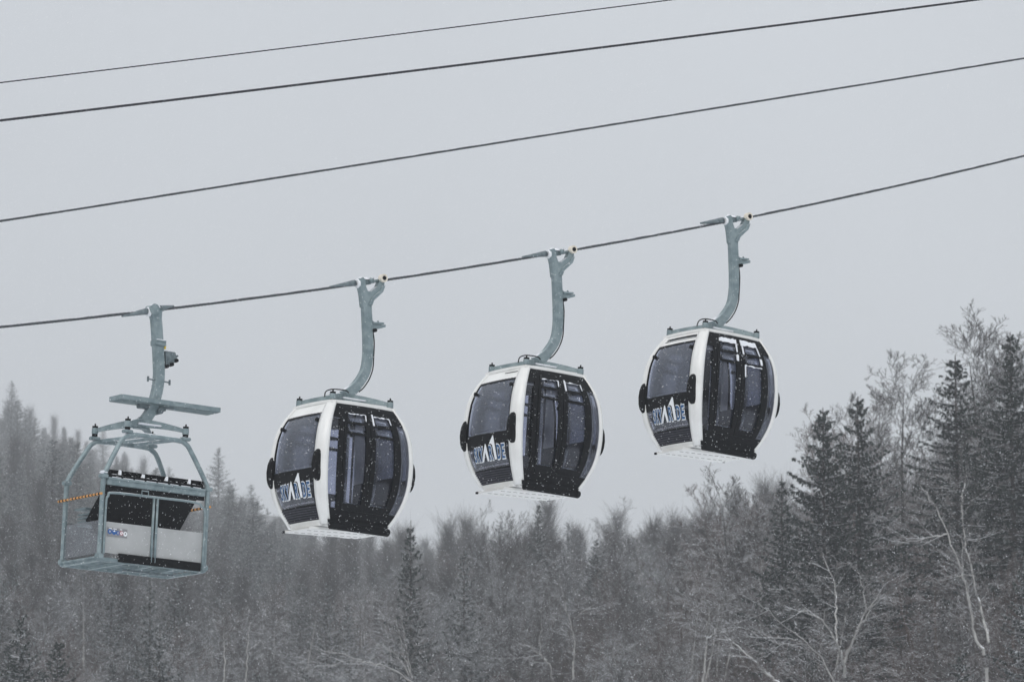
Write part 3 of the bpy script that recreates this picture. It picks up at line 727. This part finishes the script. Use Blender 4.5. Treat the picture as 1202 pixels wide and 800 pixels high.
def fir_proto(seed, H=16., Rr=.17, snow=.2, rime_haze_share=0., dens=1.0, bare_low=.06, droop=.25, gap=.12):
    rnd = np.random.default_rng(seed); trunk = [(0, 0, H * i / 8, 0, 0, H * (i + 1) / 8, .17 * (1 - i / 8) + .015, .17 * (1 - (i + 1) / 8) + .015) for i in range(8)]
    segs = []; quads = []; mi = []
    z = H * bare_low; az = 0
    while z < H * .985:
        f = z / H; nb = 6 if f < .85 else 5
        for k in range(nb):
            if rnd.random() < gap: continue
            az = 2 * math.pi * (k + rnd.random() * .8) / nb + z * 1.7
            L = H * Rr * ((1 - f) ** .80) * rnd.uniform(.55, 1.15) + .07
            rise = .35 * f - droop * (1 - f)
            dirv = np.array([math.cos(az), math.sin(az), rise]); tip_up = .18
            m = max(3, int(L / .17)); zz = z + rnd.uniform(-.15, .15)
            pp = None
            for j in range(m + 1):
                t = j / m; q = np.array([dirv[0] * L * t, dirv[1] * L * t, zz + dirv[2] * L * t - .22 * L * t * (1 - t) + tip_up * L * t * t * .6])
                if pp is not None: segs.append((*pp, *q, .028 * (1 - t) + .008, .028 * (1 - t) + .005))
                pp = q
                if t < .12: continue
                w = (.20 + .14 * L) * (1 - t * .8) * rnd.uniform(.7, 1.2) * min(1, .35 + L)
                side = np.array([-dirv[1], dirv[0], 0]); fwd = np.array([dirv[0], dirv[1], 0])
                for sgn in (-1, 1):
                    for _ in range(int(3 * dens + rnd.random())):
                        fan = rnd.uniform(.3, 1.1); dv = fwd * math.cos(fan) + side * sgn * math.sin(fan); dv = dv + np.array([0, 0, rnd.uniform(-.55, .15)])
                        q0 = q; q = q0 - dirv * (L / m) * rnd.random(); ln = w * rnd.uniform(.4, 1.1); e = q + dv * ln; wd = rnd.uniform(.03, .065)
                        pr = np.array([-dv[1], dv[0], rnd.uniform(-.5, .5)]); pr /= np.linalg.norm(pr) + 1e-6
                        quads.append((q - pr * wd * .5, q + pr * wd * .5, e + pr * wd * .35, e - pr * wd * .35)); u = rnd.random()
                        mi.append(1 if u < snow else (2 if u < snow + rime_haze_share else 0))
                        if rnd.random() < .35:
                            dn = np.array([rnd.uniform(-.05, .05), rnd.uniform(-.05, .05), -rnd.uniform(.05, .15)]); mid = q + dv * ln * .6
                            quads.append((mid - dv * .045, mid + dv * .045, mid + dn + dv * .02, mid + dn - dv * .02)); mi.append(0 if rnd.random() > rime_haze_share else 2)
                        q = q0
        z += H * .024 * (1.25 - .55 * f) * rnd.uniform(.8, 1.2)
    V, F = prisms(trunk, 6); tm = np_mesh('trunk', V, F, [M['bark']])
    V1, F1 = prisms(segs, 3); Q = np.array(quads).reshape(-1, 3); F2 = np.arange(len(Q)).reshape(-1, 4) + len(V1)
    cm = np_mesh('crown', np.vstack([V1, Q]), np.vstack([F1, F2]), [M['needle'], M['twigsnow'], M['frost'], M['bark']], np.concatenate([np.full(len(F1), 3), np.array(mi)]))
    return tm, cm, H
FIR = [fir_proto(11, Rr=.27, snow=.07, dens=2.1, gap=.06), fir_proto(12, Rr=.24, snow=.09, dens=1.5), fir_proto(13, Rr=.29, snow=.07, gap=.15, dens=1.9), fir_proto(14, Rr=.17, snow=.06, dens=1.3, gap=.05)]
FIRW = [fir_proto(21, Rr=.25, snow=.12, rime_haze_share=.40, dens=1.3), fir_proto(22, Rr=.30, snow=.10, rime_haze_share=.35, gap=.2, dens=1.3), fir_proto(23, Rr=.22, snow=.12, rime_haze_share=.45, dens=1.3)]  # paler firs: part frosting, part distance haze put into the branch colour
FIRS = [fir_proto(31, Rr=.27, snow=.30, rime_haze_share=.15, droop=.4, dens=1.4), fir_proto(32, Rr=.27, snow=.28, rime_haze_share=.2, droop=.35, dens=1.4)]
BARE = [bare_proto(41, twig='twig_frost'), bare_proto(42, fork=True, twig='twig_red'), bare_proto(43, twig='twig_red', prim=18), bare_proto(44, fork=True, twig='twig_grey', spread=.55), bare_proto(45, twig='twig_grey', spread=.8, prim=20), bare_proto(46, twig='twig_grey', spread=.5, prim=12), bare_proto(47, twig='twig_frost', spread=.75, fork=True)]
BAREF = [bare_proto(71, minr=.012, spread=.8, prim=22), bare_proto(72, minr=.012, fork=True, spread=.7, prim=22), bare_proto(73, minr=.011, fork=True, twig='twig_red', spread=.85, prim=22)]
BAREB = [bare_proto(51, twig='twig_pale', counts=(0, 4, 4, 5), prim=12, bark='bark_pale', fork=True), bare_proto(52, twig='twig_pale', counts=(0, 3, 4, 4), prim=9, bark='bark_pale', spread=.6)]
def tree(name, proto, px, r, height, width=1., label='', group=None, cat='tree', rot=None):
    tm, cm, H = proto; x = math.sin(math.atan2((px - 601) / FPX, math.cos(PITCH))) * r; y = math.sqrt(max(r * r - x * x, 1))
    z = gz_xy(x, y) - .25; s = height / H
    o = empty(name, (x, y, z), (0, 0, random.uniform(0, 6.28) if rot is None else rot)); o.scale = (s * width, s * width, s); tag(o, label, cat, group)
    for n, m in (('trunk', tm), ('crown', cm)):
        c = bpy.data.objects.new(n, m); COL.objects.link(c); c.parent = o
    return o
def tree_top(name, proto, px, py, r, width=1., label='', group=None, **k):
    r = RN(r)
    """a tree whose tip is seen at the given place: its height follows from the ground"""
    zt = elev_z(px, py, r); zg = ground_z(px, r) - .25
    return tree(name, proto, px, r, max(zt - zg, 3), width * 16 / max(zt - zg, 3) * 1.0 if width < 0 else width, label, group, **k)
# single trees that stand out
feat = [
 ('fir_tree', FIR[0], 965, 478, 355, 1.15, 'dark snow-flecked fir on the right ridge, left one of a close pair'),
 ('fir_tree', FIR[2], 1006, 465, 360, 1.15, 'dark fir on the right ridge, right one of a close pair'),
 ('fir_tree', FIR[1], 1121, 417, 365, 1.45, 'broad dark fir with two blunt tops behind the reddish thicket on the right'),
 ('fir_tree', FIR[2], 1186, 390, 350, 1.15, 'tall gappy dark fir at the right edge, in front of the highest bare tree'),
 ('fir_tree', FIR[3], 916, 556, 372, 1.1, 'small dark fir at the left foot of the right ridge, just below the highest gondola'),
 ('fir_tree', FIR[3], 483, 610, 430, .95, 'slim dark pointed fir standing alone against the sky beside the first gondola'),
 ('fir_tree', FIRS[0], 30, 716, 300, .85, 'snow-laden dark fir in the bottom left corner'),
 ('fir_tree', FIRS[1], 1204, 640, 285, 1.0, 'snow-laden fir with white drooping branches at the lower right edge'),
 ('fir_tree', FIRS[0], 1122, 762, 275, 1.1, 'low snow-covered bluish fir at the bottom edge beside the leaning pale stems'),
 ('fir_tree', FIRW[0], 15, 446, 960, 1.3, 'tall hazy fir at the far left edge, highest tip on the foggy ridge'),
 ('fir_tree', FIRW[2], 76, 500, 930, 1.2, 'hazy pointed fir on the foggy ridge above the open work basket'),
 ('fir_tree', FIRW[0], 258, 524, 900, 1.35, 'foggy fir between the open work basket and the first gondola'),
 ('fir_tree', FIRW[2], 180, 684, 430, .9, 'frosted fir whose tip ends just below the open work basket'),
 ('fir_tree', FIRW[0], 545, 645, 430, .85, 'bushy frosted fir right of the slim lone fir, lower left of the middle gondola'),
 ('fir_tree', FIR[1], 632, 590, 560, .8, 'thin hazy fir tip poking above the woods under the middle gondola'),
]
for n, pr, px, py, r, w, lb in feat: tree_top(n, pr, px, py, r, w, lb)
for pr, px, py, r, w, lb in [
 (BAREF[0], 1058, 418, 400, 1.2, 'rounded bare grey tree crown against the sky between the fir pair and the broad fir'),
 (BAREF[1], 1160, 358, 395, 1.3, 'highest bare tree, reaching above every fir at the upper right'),
 (BAREF[0], 1188, 374, 410, 1.3, 'bare branching tree behind the tall gappy fir at the right edge'),
 (BAREF[1], 868, 545, 420, 1.4, 'bare upright tree against the sky just left of the right ridge firs'),
 (BAREF[2], 838, 562, 430, 1.2, 'thin forked bare tree below the highest gondola, left of the taller bare one'),
 (BARE[4], 728, 582, 520, 1.2, 'slender bare tree tip standing above the woods between two gondolas'),
 (BARE[3], 590, 588, 500, 1.2, 'bare bushy tree whose twigs end just under the middle gondola'),
 (BAREF[2], 1018, 450, 425, 1.3, 'faint frosted bare tree rising behind the pair of firs'),
 (BAREF[0], 985, 468, 435, 1.3, 'pale bare crown fading into the sky left of the rounded bare tree'),
 ]: tree_top('bare_tree', pr, px, py, r, w, lb)

# pale branching trees traced limb by limb, each with its own depth
def pale_tree(label, r, limbs, base, rad=.06, seed=1):
    r = RN(r)
    rnd = random.Random(seed); x0, y0 = base
    zt = at(x0, y0, r); root = at(x0, y0, r); g = gz_xy(root.x, root.y) - .2; org = Vector((root.x, root.y, g))
    o = empty('pale_tree', org); tag(o, label, 'tree')
    tr, tw, lb_ = [], [], []
    def W(px, py, dd): q = at(px, py, r + dd) - org; return np.array(q)
    b = np.array((0, 0, 0.)); t = W(x0, y0, 0)
    n = 5
    for i in range(n): tr.append((*(b + (t - b) * i / n), *(b + (t - b) * (i + 1) / n), rad * 1.5 - rad * .4 * i / n, rad * 1.5 - rad * .4 * (i + 1) / n))
    for li, (pts, rr) in enumerate(limbs):
        dd = 0; P = []; step = rnd.uniform(-.9, .9)
        for k, (px, py) in enumerate(pts): P.append(W(px, py, step * k))
        PV = [np.array(q) for q in smooth_path([Vector(q) for q in P], 5)]
        m = len(PV) - 1
        for i in range(m):
            a, c = rad * rr * (1 - .72 * i / m), rad * rr * (1 - .72 * (i + 1) / m)
            j = np.array([rnd.normalvariate(0, .03) for _ in range(3)]); PV[i + 1] = PV[i + 1] + j
            (tr if li == 0 else lb_).append((*PV[i], *PV[i + 1], a, c))
            if rnd.random() < .75 and i > 1:
                d = PV[i + 1] - PV[i]; d = d / (np.linalg.norm(d) + 1e-6)
                grow(tw, PV[i], rot_dir(d, rnd.uniform(.4, .9), rnd.uniform(0, 6.28)), rnd.uniform(.8, 2.0), rad * .35, 2, rnd, .12, (0, 3, 4, 3))
    V, F = prisms(tr, 6); me = np_mesh('trunk', V, F, [M['bark_pale']]); c = bpy.data.objects.new('trunk', me); COL.objects.link(c); c.parent = o
    V, F = prisms(tw, 3); mi = np.zeros(len(F))
    if lb_:
        V2, F2 = prisms(lb_, 6); F = np.vstack([F, F2 + len(V)]); V = np.vstack([V, V2]); mi = np.concatenate([mi, np.ones(len(F2))])
    me = np_mesh('crown', V, F, [M['twig_pale'], M['bark_pale']], mi); c = bpy.data.objects.new('crown', me); COL.objects.link(c); c.parent = o
def zc(x, y): return (850 + x / 1.739, 340 + y / 1.739)
pale_tree('pale forked tree with wide spreading limbs at the bottom right centre', 268, [
    ([zc(246, 790), zc(240, 745), zc(215, 690), zc(182, 662), zc(150, 655)], 1.0), ([zc(240, 745), zc(228, 700), zc(228, 640), zc(226, 600), zc(200, 540)], .8),
    ([zc(246, 760), zc(262, 715), zc(290, 655), zc(325, 610)], .9), ([zc(290, 655), zc(285, 610), zc(272, 575)], .5), ([zc(248, 745), zc(275, 690), zc(300, 650), zc(318, 628)], .6)],
    zc(248, 800), .062, 3)
pale_tree('low pale limbs reaching left at the bottom, left of the forked spreading tree', 266, [
    ([zc(225, 800), zc(185, 738), zc(130, 690), zc(72, 640)], .8), ([zc(150, 712), zc(100, 708), zc(42, 692)], .6), ([zc(160, 722), zc(110, 722), zc(80, 705)], .4)], zc(226, 812), .045, 4)
pale_tree('leaning pale stems rising together at the lower right, beside the snowy low fir', 270, [
    ([zc(530, 745), zc(508, 690), zc(500, 620), zc(480, 560), zc(440, 460), zc(412, 415)], 1.1), ([zc(540, 720), zc(528, 660), zc(510, 600), zc(492, 510), zc(485, 430), zc(495, 378)], 1.0),
    ([zc(500, 640), zc(488, 575), zc(484, 500)], .7), ([zc(455, 498), zc(415, 505), zc(362, 518)], .6), ([zc(488, 505), zc(506, 512), zc(525, 511)], .5), ([zc(505, 583), zc(480, 582), zc(460, 585)], .5), ([zc(420, 425), zc(400, 400)], .4)],
    zc(536, 770), .06, 5)
pale_tree('bare pale trunk slanting up to the left at the bottom, left of the forked tree', 275, [([(915, 802), (900, 790), (879, 768), (853, 748)], 1.1)], (918, 812), .06, 6)
pale_tree('pale fan of limbs at the bottom, below the first gondola', 285, [
    ([(484, 800), (460, 784), (436, 778), (418, 772), (372, 761)], 1.), ([(480, 792), (466, 770), (440, 752)], .8), ([(482, 790), (474, 766), (468, 740), (464, 726)], .8), ([(484, 796), (478, 770), (474, 740), (470, 716)], .6), ([(430, 776), (405, 776), (385, 782)], .5)], (486, 808), .038, 7)
pale_tree('thin pale trunk with a left limb near the bottom, third from the lower left', 280, [([(649, 800), (644, 780), (634, 764), (635, 732), (634, 715)], .9), ([(642, 774), (628, 764), (615, 754)], .6)], (650, 810), .05, 8)
pale_tree('pale trunk with a right-hand limb at the bottom, under the middle gondola', 284, [([(673, 797), (674, 761), (670, 728), (662, 705)], .9), ([(672, 728), (686, 716), (703, 706)], .5)], (673, 808), .055, 9)
pale_tree('straight pale trunk with one short fork, low between middle and highest gondola', 280, [([(825, 800), (828, 770), (830, 745), (832, 715)], 1.), ([(830, 750), (836, 744), (842, 738)], .7)], (824, 810), .055, 10)
pale_tree('left one of two thin pale trunks at the bottom under the first gondola', 290, [([(262, 800), (264, 770), (263, 750), (263, 734)], .8)], (262, 810), .05, 11)
pale_tree('right one of two thin pale trunks at the bottom under the first gondola', 292, [([(288, 800), (290, 770), (292, 742), (293, 730)], .7)], (288, 810), .05, 12)

# the wood: counted trees row by row up the slope
def mix(px, r):
    if r > 600: return .55 if px < 400 else .06
    if px < 420: return .26
    if px < 860: return .05
    return .22
count = {'fir': 0, 'bare': 0}
cand = []
r = 195.
while r < 2420:
    dr = 7 + (r - 190) * .044; sp = 4.4 + (r - 190) * .0040
    half = 601 + 60; n = int(2 * half * r / FPX / sp)
    for i in range(n + 1):
        px = 601 - half + (i + random.uniform(-.45, .45) + .5) * 2 * half / (n + 1); rr = r + random.uniform(-.5, .5) * dr
        h = (16 - 3.2 * min(max((px - 860) / 200, 0), 1)) * random.uniform(.62, 1.04) * (.93 if 420 < px < 860 else 1); g = ground_z(px, rr)
        ytop = 400 - FPX * math.tan(math.atan2(g + h - CAMZ, rr) - PITCH)
        if rr > 600: h *= random.uniform(.8, 1.6)
        lim = np.interp(px, [0, 150, 300, 480, 560, 650, 820, 900, 950, 1060, 1150, 1202], [470, 530, 600, 640, 618, 606, 592, 566, 515, 450, 400, 385]) + random.uniform(-6, 26)
        if ytop < lim: h = max(elev_z(px, lim, rr) - g, 5); ytop = lim
        if ytop > 815: continue
        # hidden behind the crest in front
        hid = 0
        for q in TR:
            if q < rr - 38:
                yt = 400 - FPX * math.tan(math.atan2(ground_z(px, q) + 12 - CAMZ, q) - PITCH)
                if ytop > yt + 6: hid = 1
        if hid and rr > 350 and random.random() < .8: continue
        cand.append((rr, px, h, random.random() < mix(px, rr), ytop))
    r += dr

GF = 'firs of the snowy hillside wood'; GB = 'bare trees of the snowy hillside wood'
cf = [c for c in cand if c[3]]; cb_ = [c for c in cand if not c[3]]
def thin(lst, nmax):
    if len(lst) <= nmax: return lst
    lst = sorted(lst, key=lambda c: c[0] * random.uniform(.72, 1.28)); return lst[:nmax]
for rr, px, h, _, yt in thin(cf, 278):
    far = rr > 600
    if far: pr = random.choice(FIRW); lb = 'fir of the foggy far ridge, one of many that look alike'
    elif px < 420: pr = random.choice([FIR[1], FIR[3]] + FIRW); lb = 'fir on the misty left slope, one of many that look alike'
    elif px < 860: pr = random.choice(FIR + FIRW); lb = 'fir mixed into the dense middle wood, one of many that look alike'
    else: pr = random.choice(FIR); lb = 'dark fir inside the right-hand wood, one of many that look alike'
    tree('fir_tree', pr, px, rr, h, random.uniform(.85, 1.2) * (1.5 if far else 1), lb, lb.split(',')[0])
BT = thin(cb_, 285)
for rr, px, h, _, yt in BT:
    if rr > 600: lb = 'bare tree of the foggy far ridge, one of many that look alike'
    elif px < 420: lb = 'bare tree on the misty left slope, one of many that look alike'
    elif px < 860: lb = 'bare twiggy tree in the dense middle wood, one of many that look alike'
    else: lb = 'bare twiggy tree in the right-hand wood, one of many that look alike'
    pr = random.choice([BARE[1], BARE[2], BAREF[2], BAREF[2], BAREF[1], BAREB[0]] if px > 800 and rr < 340 else BARE + BARE + BAREB + BAREB + BAREF[:2])
    tree('bare_tree', pr, px, rr, h * .98, random.uniform(1.0, 1.4), lb, lb.split(',')[0])

# undergrowth: brush nobody could count
def brush(name, label, r0, r1, nshrub, ntw, hgt, mat, seed):
    g = np.random.default_rng(seed); segs = []
    for _ in range(nshrub):
        r = math.sqrt(g.uniform(r0 * r0, r1 * r1)); px = g.uniform(-80, 1280)
        x = math.sin(math.atan2((px - 601) / FPX, math.cos(PITCH))) * r; y = math.sqrt(r * r - x * x); z = gz_xy(x, y)
        k = ntw; a = g.uniform(0, 6.28, k); t = g.uniform(.05, .55, k); l = g.uniform(.5, 1, k) * hgt * g.uniform(.6, 1.2)
        b = np.stack([x + g.normal(0, .25, k), y + g.normal(0, .25, k), np.full(k, z)], -1)
        d = np.stack([np.cos(a) * np.sin(t), np.sin(a) * np.sin(t), np.cos(t)], -1)
        m = b + d * (l * .55)[:, None]; e = m + (d + g.normal(0, .25, (k, 3))) * (l * .45)[:, None]; e2 = m + (d + g.normal(0, .4, (k, 3))) * (l * .4)[:, None]
        for p, q, ra, rb in ((b, m, .02, .013), (m, e, .013, .008), (m, e2, .012, .008)):
            segs.append(np.hstack([p, q, np.full((k, 1), ra), np.full((k, 1), rb)]))
    V, F = prisms(np.vstack(segs), 3); me = np_mesh(name, V, F, [M[mat]]); o = bpy.data.objects.new(name, me); COL.objects.link(o)
    tag(o, label, 'undergrowth', kind='stuff')
brush('undergrowth', 'reddish brown brush filling the gaps between the hillside trees', 176, 430, 2800, 34, 6.5, 'twig_red', 61)
brush('undergrowth', 'grey frosted brush filling the gaps between the hillside trees', 176, 640, 2800, 34, 7.5, 'twig_grey', 62)

# the far part of the bare wood, past the trees one can count: one mass
kept = set(id(c) for c in BT); segs = []
for c0 in cb_:
    if id(c0) in kept: continue
    rr, px, h = c0[:3]; g = np.random.default_rng(int(rr * 10 + px)); x = math.sin(math.atan2((px - 601) / FPX, math.cos(PITCH))) * rr; y = math.sqrt(rr * rr - x * x); z = gz_xy(x, y) - .3
    segs.append(np.array([[x, y, z, x, y, z + h * .8, .12, .05]])); k = 800
    t = g.uniform(.25, .84, k); a = g.uniform(0, 6.28, k); b = np.stack([np.full(k, x), np.full(k, y), z + h * t * .95], -1); L = h * .20 * (1.05 - .35 * t) * g.uniform(.35, 1.15, k)
    hz = g.uniform(.2, .75, k) * (1.15 - .5 * t); d = np.stack([np.cos(a) * hz, np.sin(a) * hz, np.full(k, .9)], -1); m_ = b + d * L[:, None]; n_ = m_ + (d + g.normal(0, .35, (k, 3))) * (L * .45)[:, None]; o_ = m_ - d * (L * .3)[:, None]; q_ = o_ + (d + g.normal(0, .5, (k, 3))) * (L * .55)[:, None]
    for p_, e_, ra, rb in ((b, m_, .03, .014), (m_, n_, .014, .008), (o_, q_, .013, .008)): segs.append(np.hstack([p_, e_, np.full((k, 1), ra), np.full((k, 1), rb)]))
V, F = prisms(np.vstack(segs), 3); me = np_mesh('distant_wood', V, F, [M['twig_grey']]); o = bpy.data.objects.new('distant_wood', me); COL.objects.link(o)
tag(o, 'far hazy part of the bare wood whose trees merge into one mass', 'wood', kind='stuff')

# ------------------------------------------------------------------ falling snow
m, nt = new_mat('snowflake'); LK = nt.links
out = N(nt, 'ShaderNodeOutputMaterial'); d = N(nt, 'ShaderNodeBsdfDiffuse'); d.inputs[0].default_value = (.93, .94, .96, 1); t = N(nt, 'ShaderNodeBsdfTranslucent'); t.inputs[0].default_value = (.93, .94, .96, 1)
mx = N(nt, 'ShaderNodeMixShader'); mx.inputs[0].default_value = .5; LK.new(d.outputs[0], mx.inputs[1]); LK.new(t.outputs[0], mx.inputs[2]); LK.new(mx.outputs[0], out.inputs[0])
def flakes(n, d0, d1, r0, r1, seed):
    g = np.random.default_rng(seed); D = (g.uniform(d0 ** 3, d1 ** 3, n)) ** (1 / 3.)
    ax = g.uniform(-.16, .16, n); ay = g.uniform(-.11, .11, n)
    P = np.stack([ax * D, D * math.cos(PITCH) - ay * D * math.sin(PITCH), CAMZ + D * math.sin(PITCH) + ay * D * math.cos(PITCH)], -1)
    rr = g.uniform(r0, r1, n) * g.uniform(.6, 1.2, n)
    O = np.array([(1, 0, 0), (-1, 0, 0), (0, 1, 0), (0, -1, 0), (0, 0, 1), (0, 0, -1)], float)
    st = np.stack([g.uniform(.7, 1.2, n), g.uniform(.7, 1.2, n), g.uniform(.8, 1.7, n)], -1)
    sh = g.normal(0, .25, (n, 1))
    V = P[:, None, :] + O[None] * (rr[:, None] * st)[:, None, :]
    V[:, :, 0] += O[None, :, 2] * rr[:, None] * sh
    T = np.array([(0, 2, 4), (2, 1, 4), (1, 3, 4), (3, 0, 4), (2, 0, 5), (1, 2, 5), (3, 1, 5), (0, 3, 5)])
    F = (np.arange(n)[:, None, None] * 6 + T[None]).reshape(-1, 3)
    return V.reshape(-1, 3), F
Va, Fa = flakes(60000, 42, 69, .0018, .0048, 1); Vb, Fb = flakes(200000, 69, 185, .0034, .0066, 2)
me = np_mesh('falling_snow', np.vstack([Va, Vb]), np.vstack([Fa, Fb + len(Va)]), [m]); o = bpy.data.objects.new('falling_snow', me); COL.objects.link(o)
tag(o, 'small white snowflakes falling through the air in front of the lift and the wood', 'snow', kind='stuff')

# ------------------------------------------------------------------ haze
mh, nt = new_mat('haze'); out = N(nt, 'ShaderNodeOutputMaterial'); pv = N(nt, 'ShaderNodeVolumePrincipled')
pv.inputs['Color'].default_value = (.90, .93, .96, 1); pv.inputs['Density'].default_value = .00034; pv.inputs['Anisotropy'].default_value = 0
nt.links.new(pv.outputs[0], out.inputs['Volume'])
zmax = float(max(V[:, 2].max() for V in [np.array([[0, 0, ground_z(x, q)] for x in TX for q in TR])])) + 30
zmin = min(v.co.z for v in go.data.vertices) - 1.0
hb = MB(); hb.box((0, 0, (zmax + zmin) / 2), (6400, 6400, zmax - zmin)); ho = hb.build('haze', mh); tag(ho, kind='stuff')

# ------------------------------------------------------------------ light
SUN_EL, SUN_AZ = R(48), R(200)      # soft sun behind the clouds, behind the camera and a little left
w = bpy.data.worlds.new('World'); scene.world = w; w.use_nodes = True; nt = w.node_tree; nt.nodes.clear(); LK = nt.links
wo = N(nt, 'ShaderNodeOutputWorld'); bg = N(nt, 'ShaderNodeBackground'); bg.inputs[1].default_value = .1
sk = N(nt, 'ShaderNodeTexSky', sky_type='NISHITA', sun_disc=False); sk.sun_elevation = SUN_EL; sk.sun_rotation = SUN_AZ; sk.dust_density = 4
tc = N(nt, 'ShaderNodeTexCoord'); sx = N(nt, 'ShaderNodeSeparateXYZ'); LK.new(tc.outputs['Generated'], sx.inputs[0])
# overcast: brightness rises from the horizon to the zenith
ml = N(nt, 'ShaderNodeMapRange'); ml.inputs[1].default_value = -.05; ml.inputs[2].default_value = 1.0; ml.inputs[3].default_value = 5.75; ml.inputs[4].default_value = 13.; LK.new(sx.outputs[2], ml.inputs[0])
nz = N(nt, 'ShaderNodeTexNoise'); nz.inputs['Scale'].default_value = 5; nz.inputs['Detail'].default_value = 2; LK.new(tc.outputs['Generated'], nz.inputs['Vector'])
nm = N(nt, 'ShaderNodeMapRange'); nm.inputs[3].default_value = .80; nm.inputs[4].default_value = 1.16; LK.new(nz.outputs['Fac'], nm.inputs[0])
mu = N(nt, 'ShaderNodeMath', operation='MULTIPLY'); LK.new(ml.outputs[0], mu.inputs[0]); LK.new(nm.outputs[0], mu.inputs[1])
vm = N(nt, 'ShaderNodeVectorMath', operation='SCALE'); vm.inputs[0].default_value = (.95, .988, 1.038); LK.new(mu.outputs[0], vm.inputs['Scale'])
mx = N(nt, 'ShaderNodeMix', data_type='RGBA'); mx.inputs[0].default_value = .92; LK.new(sk.outputs[0], mx.inputs[6]); LK.new(vm.outputs[0], mx.inputs[7])
LK.new(mx.outputs[2], bg.inputs[0]); LK.new(bg.outputs[0], wo.inputs[0])
sun = bpy.data.lights.new('sun', 'SUN'); sun.energy = 1.0; sun.angle = R(40); sun.color = (1, .96, .9)
so = bpy.data.objects.new('sun', sun); COL.objects.link(so); so.location = (0, 0, 300)
d = Vector((math.sin(SUN_AZ) * math.cos(SUN_EL), math.cos(SUN_AZ) * math.cos(SUN_EL), math.sin(SUN_EL)))
so.rotation_euler = d.to_track_quat('Z', 'Y').to_euler()

scene.view_settings.view_transform = 'Standard'; scene.view_settings.look = 'None'; scene.view_settings.exposure = 0; scene.view_settings.gamma = 1
scene.render.engine = 'CYCLES'
c = scene.cycles; c.volume_bounces = 2; c.max_bounces = 8; c.diffuse_bounces = 3; c.glossy_bounces = 3; c.transparent_max_bounces = 32
c.use_denoising = True
